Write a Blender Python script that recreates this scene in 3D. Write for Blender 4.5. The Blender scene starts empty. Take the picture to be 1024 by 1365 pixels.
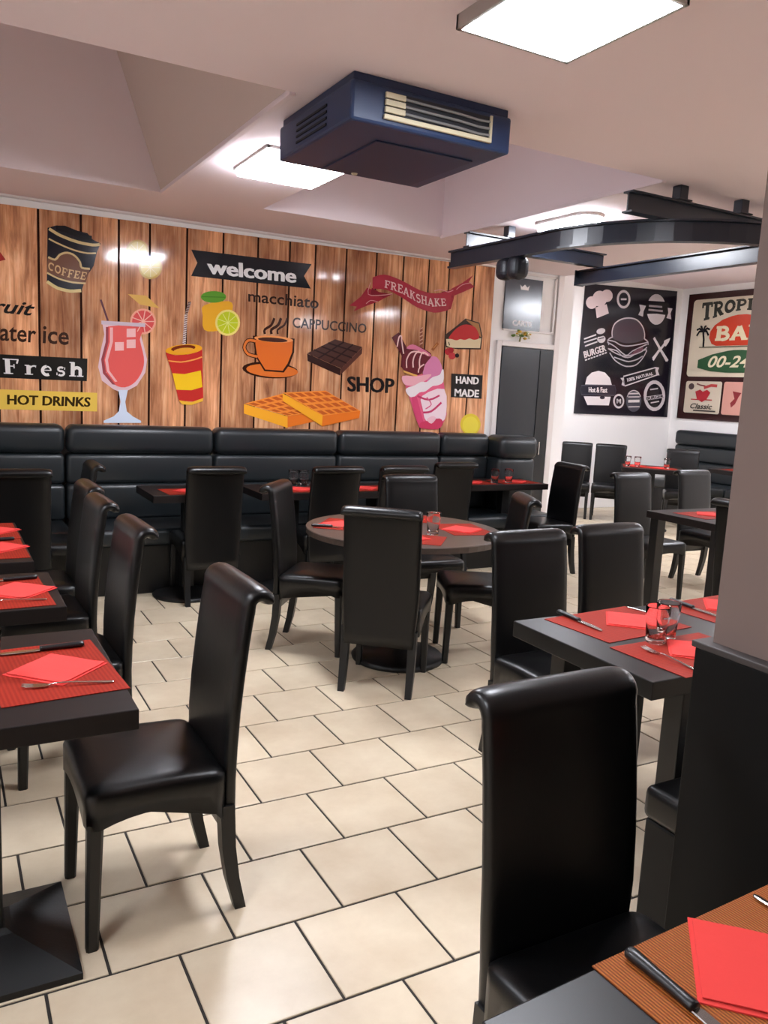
import bpy, bmesh, math, random
from mathutils import Vector, Matrix
random.seed(7)
S = bpy.context.scene
COL = S.collection
PI = math.pi

# ------------------------------------------------------------------ camera
YAW, PITCH, ROLL = math.radians(29.013), math.radians(8.651), math.radians(-2.935)
FPX, CAM_H = 1076.83, 1.5124
sa, ca, sb, cb = math.sin(YAW), math.cos(YAW), math.sin(PITCH), math.cos(PITCH)
fw = Vector((sa*cb, ca*cb, -sb)); rt = Vector((ca, -sa, 0)); dn = fw.cross(rt)
cc, sc = math.cos(ROLL), math.sin(ROLL)
right = cc*rt + sc*dn; down = -sc*rt + cc*dn
cd = bpy.data.cameras.new('camera'); cam = bpy.data.objects.new('camera', cd); COL.objects.link(cam)
m = Matrix.Identity(4)
for i in range(3):
    m[i][0] = right[i]; m[i][1] = -down[i]; m[i][2] = -fw[i]
m[0][3], m[1][3], m[2][3] = 0, 0, CAM_H
cam.matrix_world = m
cd.sensor_fit = 'HORIZONTAL'; cd.sensor_width = 36; cd.lens = 36*FPX/1024
cd.clip_start = .02
S.camera = cam
# ------------------------------------------------------------------ world, exposure
LAMP = 76.0            # radiance of the ceiling panels
w = bpy.data.worlds.new('world'); S.world = w; w.use_nodes = True
w.node_tree.nodes['Background'].inputs[0].default_value = (.05, .05, .055, 1)
w.node_tree.nodes['Background'].inputs[1].default_value = .3
S.view_settings.view_transform = 'Standard'; S.view_settings.look = 'None'
S.view_settings.exposure = 0.0; S.view_settings.gamma = 1.0
S.view_settings.use_curve_mapping = False

# ------------------------------------------------------------------ materials
def lin(h):
    out = []
    for i in (0, 2, 4):
        c = int(h[i:i+2], 16)/255
        out.append(c/12.92 if c <= .04045 else ((c+.055)/1.055)**2.4)
    return (out[0], out[1], out[2], 1)
_m = {}
def mat(name, hexc='808080', rough=.5, metal=0, spec=.5, bump=None, var=0, coat=0, emit=0, trans=0, scale=(1,1,1), noise=6, col2=None, rnd=0, grain=None):
    if name in _m: return _m[name]
    M = bpy.data.materials.new(name); M.use_nodes = True; N = M.node_tree.nodes; L = M.node_tree.links
    b = N['Principled BSDF']
    c = lin(hexc)
    b.inputs['Base Color'].default_value = c; b.inputs['Roughness'].default_value = rough
    b.inputs['Metallic'].default_value = metal; b.inputs['Specular IOR Level'].default_value = spec
    b.inputs['Coat Weight'].default_value = coat; b.inputs['Coat Roughness'].default_value = .12
    if trans: b.inputs['Transmission Weight'].default_value = trans; b.inputs['IOR'].default_value = 1.48
    if emit:
        b.inputs['Emission Color'].default_value = c; b.inputs['Emission Strength'].default_value = emit
    if var or bump or rnd:
        tc = N.new('ShaderNodeTexCoord'); mp = N.new('ShaderNodeMapping'); L.new(tc.outputs['Object'], mp.inputs[0])
        mp.inputs['Scale'].default_value = scale
        if rnd:
            oi = N.new('ShaderNodeObjectInfo'); mu = N.new('ShaderNodeMath'); mu.operation = 'MULTIPLY'; mu.inputs[1].default_value = 57
            L.new(oi.outputs['Random'], mu.inputs[0]); L.new(mu.outputs[0], mp.inputs['Location'])
        nz = N.new('ShaderNodeTexNoise'); nz.inputs['Scale'].default_value = noise; nz.inputs['Detail'].default_value = 6; nz.inputs['Roughness'].default_value = .6
        L.new(mp.outputs[0], nz.inputs['Vector'])
        if var:
            rp = N.new('ShaderNodeValToRGB'); L.new(nz.outputs['Fac'], rp.inputs[0])
            c2 = lin(col2) if col2 else tuple(x*.5 for x in c[:3])+(1,)
            rp.color_ramp.elements[0].position = .5-.5*var; rp.color_ramp.elements[1].position = .5+.3*var
            rp.color_ramp.elements[0].color = c2; rp.color_ramp.elements[1].color = c
            src = rp.outputs[0]
            if rnd:
                hs = N.new('ShaderNodeHueSaturation'); ma = N.new('ShaderNodeMath'); ma.operation = 'MULTIPLY_ADD'
                ma.inputs[1].default_value = rnd; ma.inputs[2].default_value = 1-rnd/2
                L.new(oi.outputs['Random'], ma.inputs[0]); L.new(ma.outputs[0], hs.inputs['Value']); L.new(src, hs.inputs['Color']); src = hs.outputs[0]
            L.new(src, b.inputs['Base Color'])
        if bump:
            bm_ = N.new('ShaderNodeBump'); bm_.inputs['Strength'].default_value = bump; bm_.inputs['Distance'].default_value = .004
            L.new(nz.outputs['Fac'], bm_.inputs['Height']); L.new(bm_.outputs[0], b.inputs['Normal'])
    _m[name] = M
    return M
def flat(hexc): return mat('print_'+hexc, hexc, .14, 0, .45)
LEATHER = mat('black_leatherette', '060607', .33, spec=.4, bump=.18, noise=9)
LEG = mat('black_lacquered_wood', '060607', .4)
BENCH = mat('dark_grey_leatherette', '1c2124', .36, bump=.15, noise=5)
TABLE = mat('dark_wenge_laminate', '1a1413', .45, spec=.2, var=.6, col2='130f0e', scale=(1, 14, 14), noise=3)
TABLE_B = mat('black_laminate', '0b0b0c', .36, spec=.4)
EDGE = mat('table_edge', '131112', .5)
IRON = mat('black_cast_iron', '0b0b0c', .45, bump=.2, noise=60)
TILE = mat('cream_stone_tile', 'd6c7ae', .33, spec=.4, var=.85, col2='b9a488', noise=5, rnd=.10, bump=.05)
GROUT = mat('dark_grout', '2a2521', .85)
CEIL = mat('pinkish_white_ceiling_paint', 'f0e1e5', .85, spec=.2)
WELLM = mat('beige_shaft_paint', 'd6c2ba', .85, spec=.2)
WALL = mat('white_wall_paint', 'f5f2f0', .5, spec=.3)
TRIMW = mat('white_gloss_paint', 'e4dcd8', .3)
TAUPE = mat('taupe_paint', '75645d', .7)
NAVY = mat('navy_enamel', '1e3358', .42, bump=.02, noise=30)
NAVYD = mat('dark_navy_enamel', '16284c', .45)
STEELB = mat('dark_blue_steel', '18202e', .3, spec=.6)
CHROME = mat('brushed_steel', 'c9c6c4', .22, metal=1)
BLADE = mat('polished_cutlery_steel', 'd6d4d2', .16, metal=1)
CREAMP = mat('cream_plastic', 'cfc6a8', .5)
GLASS = mat('clear_glass', 'ffffff', .02, trans=1)
GLASS.node_tree.nodes['Principled BSDF'].inputs['IOR'].default_value = 1.3
NAPKIN = mat('coral_red_paper', 'd8403c', .85, spec=.2, bump=.1, noise=90)
DIFF = mat('lit_diffuser', 'f2f6ff', .6, emit=LAMP)
HANDLE = mat('black_plastic', '121214', .35)
def weave(name, h1, h2, h3):
    M = bpy.data.materials.new(name); M.use_nodes = True; N = M.node_tree.nodes; L = M.node_tree.links; b = N['Principled BSDF']
    tc = N.new('ShaderNodeTexCoord')
    def wav(d, sc_):
        x = N.new('ShaderNodeTexWave'); x.bands_direction = d; x.inputs['Scale'].default_value = sc_; L.new(tc.outputs['Object'], x.inputs[0]); return x
    a = wav('X', 62); c = wav('Y', 30)
    r = N.new('ShaderNodeMix'); r.data_type = 'RGBA'; r.inputs[6].default_value = lin(h1); r.inputs[7].default_value = lin(h2); L.new(a.outputs['Fac'], r.inputs[0])
    r2 = N.new('ShaderNodeMix'); r2.data_type = 'RGBA'; r2.inputs[7].default_value = lin(h3); L.new(r.outputs[2], r2.inputs[6])
    mm = N.new('ShaderNodeMath'); mm.operation = 'MULTIPLY'; mm.inputs[1].default_value = .45; L.new(c.outputs['Fac'], mm.inputs[0]); L.new(mm.outputs[0], r2.inputs[0])
    L.new(r2.outputs[2], b.inputs['Base Color']); b.inputs['Roughness'].default_value = .55; b.inputs['Specular IOR Level'].default_value = .12
    bp = N.new('ShaderNodeBump'); bp.inputs['Strength'].default_value = .4; bp.inputs['Distance'].default_value = .002; L.new(a.outputs['Fac'], bp.inputs['Height']); L.new(bp.outputs[0], b.inputs['Normal'])
    return M
MAT_RED = weave('woven_red_vinyl', '8e2216', '70160c', 'a43420')
MAT_SHEEN = weave('woven_red_vinyl_sheen', 'b0682f', '66341a', '924a26')  # same red weave, its orange sheen put into the colour
def woodmat():
    M = bpy.data.materials.new('printed_rustic_wood'); M.use_nodes = True; N = M.node_tree.nodes; L = M.node_tree.links; b = N['Principled BSDF']
    tc = N.new('ShaderNodeTexCoord'); oi = N.new('ShaderNodeObjectInfo')
    mp = N.new('ShaderNodeMapping'); mp.inputs['Scale'].default_value = (14, 1, .9); L.new(tc.outputs['Object'], mp.inputs[0])
    mu = N.new('ShaderNodeMath'); mu.operation = 'MULTIPLY'; mu.inputs[1].default_value = 91; L.new(oi.outputs['Random'], mu.inputs[0]); L.new(mu.outputs[0], mp.inputs['Location'])
    n1 = N.new('ShaderNodeTexNoise'); n1.inputs['Scale'].default_value = 2.2; n1.inputs['Detail'].default_value = 8; n1.inputs['Roughness'].default_value = .65; n1.inputs['Distortion'].default_value = .6; L.new(mp.outputs[0], n1.inputs['Vector'])
    rp = N.new('ShaderNodeValToRGB'); L.new(n1.outputs['Fac'], rp.inputs[0])
    e = rp.color_ramp.elements; e[0].position = .28; e[0].color = lin('956046'); e[1].position = .72; e[1].color = lin('f4caa2')
    x = e.new(.5); x.color = lin('d89c72')
    mp2 = N.new('ShaderNodeMapping'); mp2.inputs['Scale'].default_value = (1.6, 1, .8); L.new(tc.outputs['Object'], mp2.inputs[0]); L.new(mu.outputs[0], mp2.inputs['Location'])
    n2 = N.new('ShaderNodeTexNoise'); n2.inputs['Scale'].default_value = 2.5; n2.inputs['Detail'].default_value = 3; L.new(mp2.outputs[0], n2.inputs['Vector'])
    r2 = N.new('ShaderNodeValToRGB'); L.new(n2.outputs['Fac'], r2.inputs[0]); r2.color_ramp.elements[0].position = .3; r2.color_ramp.elements[0].color = (.42, .33, .31, 1); r2.color_ramp.elements[1].position = .62; r2.color_ramp.elements[1].color = (1.15, 1.1, 1.05, 1)
    mx = N.new('ShaderNodeMix'); mx.data_type = 'RGBA'; mx.blend_type = 'MULTIPLY'; mx.inputs[0].default_value = 1; L.new(rp.outputs[0], mx.inputs[6]); L.new(r2.outputs[0], mx.inputs[7])
    hs = N.new('ShaderNodeHueSaturation'); ma = N.new('ShaderNodeMath'); ma.operation = 'MULTIPLY_ADD'; ma.inputs[1].default_value = .35; ma.inputs[2].default_value = .85
    L.new(oi.outputs['Random'], ma.inputs[0]); L.new(ma.outputs[0], hs.inputs['Value']); L.new(mx.outputs[2], hs.inputs['Color'])
    L.new(hs.outputs[0], b.inputs['Base Color']); b.inputs['Roughness'].default_value = .085; b.inputs['Specular IOR Level'].default_value = .5
    return M
WOOD = woodmat()
SEAM = mat('dark_board_gap', '2a120a', .8, spec=.1)

# ------------------------------------------------------------------ helpers
def obj(name, bm, mats, parent=None, smooth=False, kind=None):
    me = bpy.data.meshes.new(name)
    bmesh.ops.recalc_face_normals(bm, faces=bm.faces[:])
    bm.to_mesh(me); bm.free()
    for mm in (mats if isinstance(mats, (list, tuple)) else [mats]): me.materials.append(mm)
    if smooth:
        for p in me.polygons: p.use_smooth = True
    o = bpy.data.objects.new(name, me); COL.objects.link(o)
    if parent: o.parent = parent
    if kind: o['kind'] = kind
    return o
def thing(name, label, cat, loc=(0, 0, 0), rz=0, group=None):
    o = bpy.data.objects.new(name, None); COL.objects.link(o); o.empty_display_size = .1
    o.location = loc; o.rotation_euler = (0, 0, rz); o['label'] = label; o['category'] = cat
    if group: o['group'] = group
    return o
def tag(o, label, cat, group=None):
    o['label'] = label; o['category'] = cat
    if group: o['group'] = group
    return o
def box(bm, x0, x1, y0, y1, z0, z1, mi=0, bev=0, seg=2):
    r = bmesh.ops.create_cube(bm, size=1)
    vs = r['verts']
    for v in vs: v.co = Vector(((x0+x1)/2+v.co.x*(x1-x0), (y0+y1)/2+v.co.y*(y1-y0), (z0+z1)/2+v.co.z*(z1-z0)))
    fs = set(f for v in vs for f in v.link_faces)
    for f in fs: f.material_index = mi
    if bev:
        es = list(set(e for v in vs for e in v.link_edges))
        r = bmesh.ops.bevel(bm, geom=es, offset=bev, segments=seg, profile=.5, affect='EDGES')
        for f in r['faces']: f.material_index = mi
def BX(*a, **k):
    bm = bmesh.new(); box(bm, *a, **k); return bm
def loft(bm, rings, cap=True, mi=0):
    R = [[bm.verts.new(p) for p in r] for r in rings]
    n = len(R[0])
    for a, b in zip(R, R[1:]):
        for i in range(n):
            f = bm.faces.new((a[i], a[(i+1) % n], b[(i+1) % n], b[i])); f.material_index = mi
    if cap:
        for r in (R[0], R[-1]):
            f = bm.faces.new(r); f.material_index = mi
    return R
def lathe(bm, prof, n=24, c=(0, 0), mi=0, cap=True):
    rings = [[(c[0]+r*math.cos(2*PI*i/n), c[1]+r*math.sin(2*PI*i/n), z) for i in range(n)] for r, z in prof]
    loft(bm, rings, cap, mi)
def tapered(bm, p0, p1, w0, w1, d0=None, d1=None):
    d0 = d0 or w0; d1 = d1 or w1
    def ring(p, w_, d):
        c = min(w_, d)*.18
        return [Vector(p)+Vector(q) for q in ((-w_/2+c, -d/2, 0), (w_/2-c, -d/2, 0), (w_/2, -d/2+c, 0), (w_/2, d/2-c, 0), (w_/2-c, d/2, 0), (-w_/2+c, d/2, 0), (-w_/2, d/2-c, 0), (-w_/2, -d/2+c, 0))]
    loft(bm, [ring(p0, w0, d0), ring(p1, w1, d1)])
def tube(bm, pts, r, n=8, mi=0):
    pts = [Vector(p) for p in pts]; rings = []
    for i, p in enumerate(pts):
        t = (pts[min(i+1, len(pts)-1)]-pts[max(i-1, 0)]).normalized()
        u = t.cross(Vector((0, 0, 1))); u = u.normalized() if u.length > .01 else Vector((1, 0, 0)); v = t.cross(u)
        rings.append([p+r*(math.cos(2*PI*k/n)*u+math.sin(2*PI*k/n)*v) for k in range(n)])
    loft(bm, rings, True, mi)
def copy_thing(src, loc, rz, label):
    r = src.copy(); COL.objects.link(r); r.location = loc; r.rotation_euler = (0, 0, rz); r['label'] = label
    for ch in list(src.children):
        c = ch.copy(); COL.objects.link(c); c.parent = r
        for g in list(ch.children):
            d = g.copy(); COL.objects.link(d); d.parent = c
    return r
R = math.radians

# ------------------------------------------------------------------ room shell
HC = 2.68; YB = 6.3; XC = 5.35; YA = 8.5; XR = 9.45; XL = -2.2; YF = -4.0; HA = 3.15
floor = obj('floor', BX(XL, XR, YF, YA, -.06, -.004), GROUT, kind='structure')
T = .33; V0 = 1.6046
def proj(p):
    q = Vector(p)-Vector((0, 0, CAM_H)); z = q.dot(fw)
    if z < .1: return None
    return (512+FPX*q.dot(right)/z, 682.5+FPX*q.dot(down)/z, z)
cells = []
for j in range(-17, 21):
    y0 = V0+j*T
    off = (.19 if j % 2 == 0 else .02)-.006*max(-4, min(j, 10))
    k0 = int((XL-off)//T)
    for k in range(k0, int((XR-off)//T)+1):
        x0 = off+k*T
        a, b_ = max(x0, XL), min(x0+T, XR); c0, c1 = max(y0, YF), min(y0+T, YA)
        if b_-a < .03 or c1-c0 < .03: continue
        if a > XC and False: continue
        p = proj(((a+b_)/2, (c0+c1)/2, 0))
        vis = p and -40 < p[0] < 1064 and p[1] < 1420
        full = (b_-a > T-.001 and c1-c0 > T-.001)
        cells.append((p[2] if vis else 99, a, b_, c0, c1, full))
cells.sort(key=lambda c: c[0])
def tile_into(bm, a, b_, c0, c1):
    g = .0042; ch = .0022
    bot = [(a+g, c0+g), (b_-g, c0+g), (b_-g, c1-g), (a+g, c1-g)]
    top = [(a+g+ch, c0+g+ch), (b_-g-ch, c0+g+ch), (b_-g-ch, c1-g-ch), (a+g+ch, c1-g-ch)]
    R3 = [[bm.verts.new((x, y, z)) for x, y in L] for L, z in ((bot, -.005), (bot, -.0015), (top, 0))]
    for A, B in zip(R3, R3[1:]):
        for i in range(4): bm.faces.new((A[i], A[(i+1) % 4], B[(i+1) % 4], B[i]))
    bm.faces.new(R3[2])
tb = bmesh.new(); tile_into(tb, -T/2, T/2, -T/2, T/2)
proto_tile = None; rest = bmesh.new(); cnt = 0
for d, a, b_, c0, c1, full in cells:
    if full and cnt < 300 and d < 50:
        if proto_tile is None:
            o = obj('tile', tb, TILE, floor); proto_tile = o
        else:
            o = proto_tile.copy(); COL.objects.link(o)
        o.location = ((a+b_)/2, (c0+c1)/2, 0); cnt += 1
    else: tile_into(rest, a, b_, c0, c1)
obj('distant_tiles', rest, TILE, floor, kind='stuff')

# ceiling: flat slabs round two raised shafts, higher over the alcove
W1 = (XL, 1.28, 3.27, 5.46); W2 = (1.97, 3.41, 3.27, 5.46)
bm = bmesh.new(); ZT = 3.75
box(bm, XL, XR, YF, 3.27, HC, ZT)
box(bm, 1.28, 1.97, 3.27, 5.46, HC, ZT)
box(bm, 3.41, XC, 3.27, 5.46, HC, ZT); box(bm, XC, XR, 3.27, 4.7, HC, ZT)
box(bm, XL, XC, 5.46, YB, HC, ZT)
box(bm, XC, XR, 4.7, YA, HA, ZT)
obj('ceiling', bm, CEIL, kind='structure')
bm = bmesh.new()
box(bm, XL, 1.28, 3.2, 5.5, 3.62, 3.66); box(bm, 1.97, 3.41, 3.2, 5.5, 3.62, 3.66)
vs = [bm.verts.new(p) for p in ((1.279, 3.27, HC+.012), (1.279, 5.458, HC+.012), (.95, 5.458, 3.62), (.95, 3.27, 3.62), (1.279, 3.27, 3.62), (1.279, 5.458, 3.62))]
for f in ((0, 1, 2, 3), (1, 5, 2), (0, 3, 4), (3, 2, 5, 4)): bm.faces.new([vs[i] for i in f])
obj('trim_1', bm, WELLM, kind='structure')
bm = bmesh.new()
box(bm, 1.275, 1.305, 3.27, 5.46, HC-.012, HC+.012, bev=.003); box(bm, 3.395, 3.425, 3.27, 5.46, HC-.012, HC+.012, bev=.003)
obj('trim_2', bm, CEIL, kind='structure')

obj('wall_back', BX(XL, XC+.15, YB, YB+.14, 0, HC+.01), WALL, kind='structure')
obj('wall_recess', BX(XC, XC+.15, YB+.14, YA, 0, HA+.01), WALL, kind='structure')
obj('wall_alcove', BX(XC, XR+.15, YA, YA+.15, 0, HA+.01), WALL, kind='structure')
obj('wall_right', BX(XR, XR+.15, YF, YA, 0, HA+.01), WALL, kind='structure')
obj('wall_left', BX(XL-.15, XL, YF, YB+.14, 0, HC+.01), WALL, kind='structure')
obj('wall_front', BX(XL-.15, XR+.15, YF-.15, YF, 0, HC+.01), mat('brown_front_wall', '5a4a42', .7), kind='structure')
# door in the back wall beside the mural
dr = obj('door_1', BX(4.655, 5.275, YB-.035, YB-.001, 0.0, 1.965, bev=.004), mat('dark_glossy_door', '23282e', .25, spec=.6), kind='structure')
obj('door_edge_panel', BX(5.11, 5.265, YB-.042, YB-.035, .02, 1.955), mat('darker_door_strip', '15181c', .3), dr)
obj('door_handle', BX(5.13, 5.15, YB-.09, YB-.042, .95, 1.08, bev=.006), CHROME, dr)
bm = bmesh.new()
box(bm, 4.595, 4.65, YB-.03, YB, 0, 2.02, bev=.004); box(bm, 5.28, 5.345, YB-.03, YB, 0, HC, bev=.004); box(bm, 4.65, 5.28, YB-.03, YB, 1.97, 2.02, bev=.004)
obj('trim_3', bm, TRIMW, kind='structure')
bm = bmesh.new()
box(bm, 4.66, 5.27, YB-.018, YB, 2.115, 2.14, bev=.003); box(bm, 5.245, 5.27, YB-.018, YB, 2.14, 2.66, bev=.003); box(bm, 4.66, 5.27, YB-.018, YB, 2.64, 2.66, bev=.003)
obj('trim_4', bm, TRIMW, kind='structure')
# strip of cornice over the mural
obj('trim_5', BX(XL, 4.58, YB-.05, YB, 2.665, HC, bev=.004), TRIMW, kind='structure')
# square pillar with black cladding
pil = obj('pillar', BX(1.478, 1.9, .80, 1.145, 1.0, HC), TAUPE, kind='structure')
obj('cladding', BX(1.452, 1.925, .775, 1.17, 0, .985, bev=.004), mat('black_cladding', '060606', .6, spec=.2), pil)
obj('cap_strip', BX(1.446, 1.93, .77, 1.176, .985, 1.0, bev=.003), mat('worn_grey_edge', '3a3432', .6), pil)

# ------------------------------------------------------------------ ceiling lamps
def panel(x0, x1, y0, y1, z, label, grp='square ceiling light panels', rim=.045):
    t = thing('ceiling_light', label, 'ceiling light', ((x0+x1)/2, (y0+y1)/2, z), 0, grp)
    hx, hy = (x1-x0)/2, (y1-y0)/2
    bm = bmesh.new()
    for q in ((-hx, hx, -hy, -hy+.014), (-hx, hx, hy-.014, hy), (-hx, -hx+.014, -hy, hy), (hx-.014, hx, -hy, hy)): box(bm, *q, -rim, 0, bev=.002)
    obj('frame', bm, mat('silver_frame', 'b8b4b0', .35, metal=.8), t)
    obj('diffuser', BX(-hx+.015, hx-.015, -hy+.015, hy-.015, -.047, -.012, bev=.006), DIFF, t)
    return t
panel(1.455, 1.91, 1.80, 2.32, HC, 'square white light panel on the ceiling nearest the viewer')
panel(1.465, 1.945, 4.02, 4.56, HC, 'square white light panel on the ceiling behind the navy heater unit', rim=.014)
for x, y in ((5.9, 1.6), (8.3, 2.2), (-.9, .8), (-.9, 2.7), (5.9, -1.2)):  # unseen panels added to light the room
    panel(x-.23, x+.23, y-.26, y+.26, HC, 'added unseen fill light panel on the ceiling, lighting the room')
panel(6.55, 7.05, 3.75, 4.25, HC, 'square white light panel on the ceiling right of the beams', rim=.014)
panel(6.2, 6.7, 7.1, 7.6, HA, 'added unseen fill light panel in the alcove ceiling by the burger poster')  # unseen, added to brighten the white alcove walls
panel(7.9, 8.4, 5.6, 6.1, HA, 'added unseen fill light panel over the alcove')  # another unseen panel, added for more light in the alcove
t = thing('bulkhead_light', 'slim oval ceiling light behind the curved blue beam', 'ceiling light', (3.68, 4.33, HC))
def stadium(L, W, z, n=8):
    o = []
    for s in (1, -1):
        for i in range(n+1):
            a = -PI/2+PI*i/n if s > 0 else PI/2+PI*i/n
            o.append((W/2*math.sin(a)*0+ (W/2)*math.cos(a+PI/2), s*(L/2-W/2)*1+(W/2)*math.sin(a+PI/2), z) if False else ((W/2)*math.cos(PI*i/n+(0 if s > 0 else PI)), s*(L/2-W/2)+(W/2)*math.sin(PI*i/n+(0 if s > 0 else PI)), z))
    return o
bm = bmesh.new(); loft(bm, [stadium(.56, .2, 0), stadium(.56, .2, -.02)]); obj('base', bm, TRIMW, t)
bm = bmesh.new(); loft(bm, [stadium(.53, .17, -.02), stadium(.53, .17, -.05), stadium(.49, .13, -.07)]); obj('diffuser', bm, DIFF, t)
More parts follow.
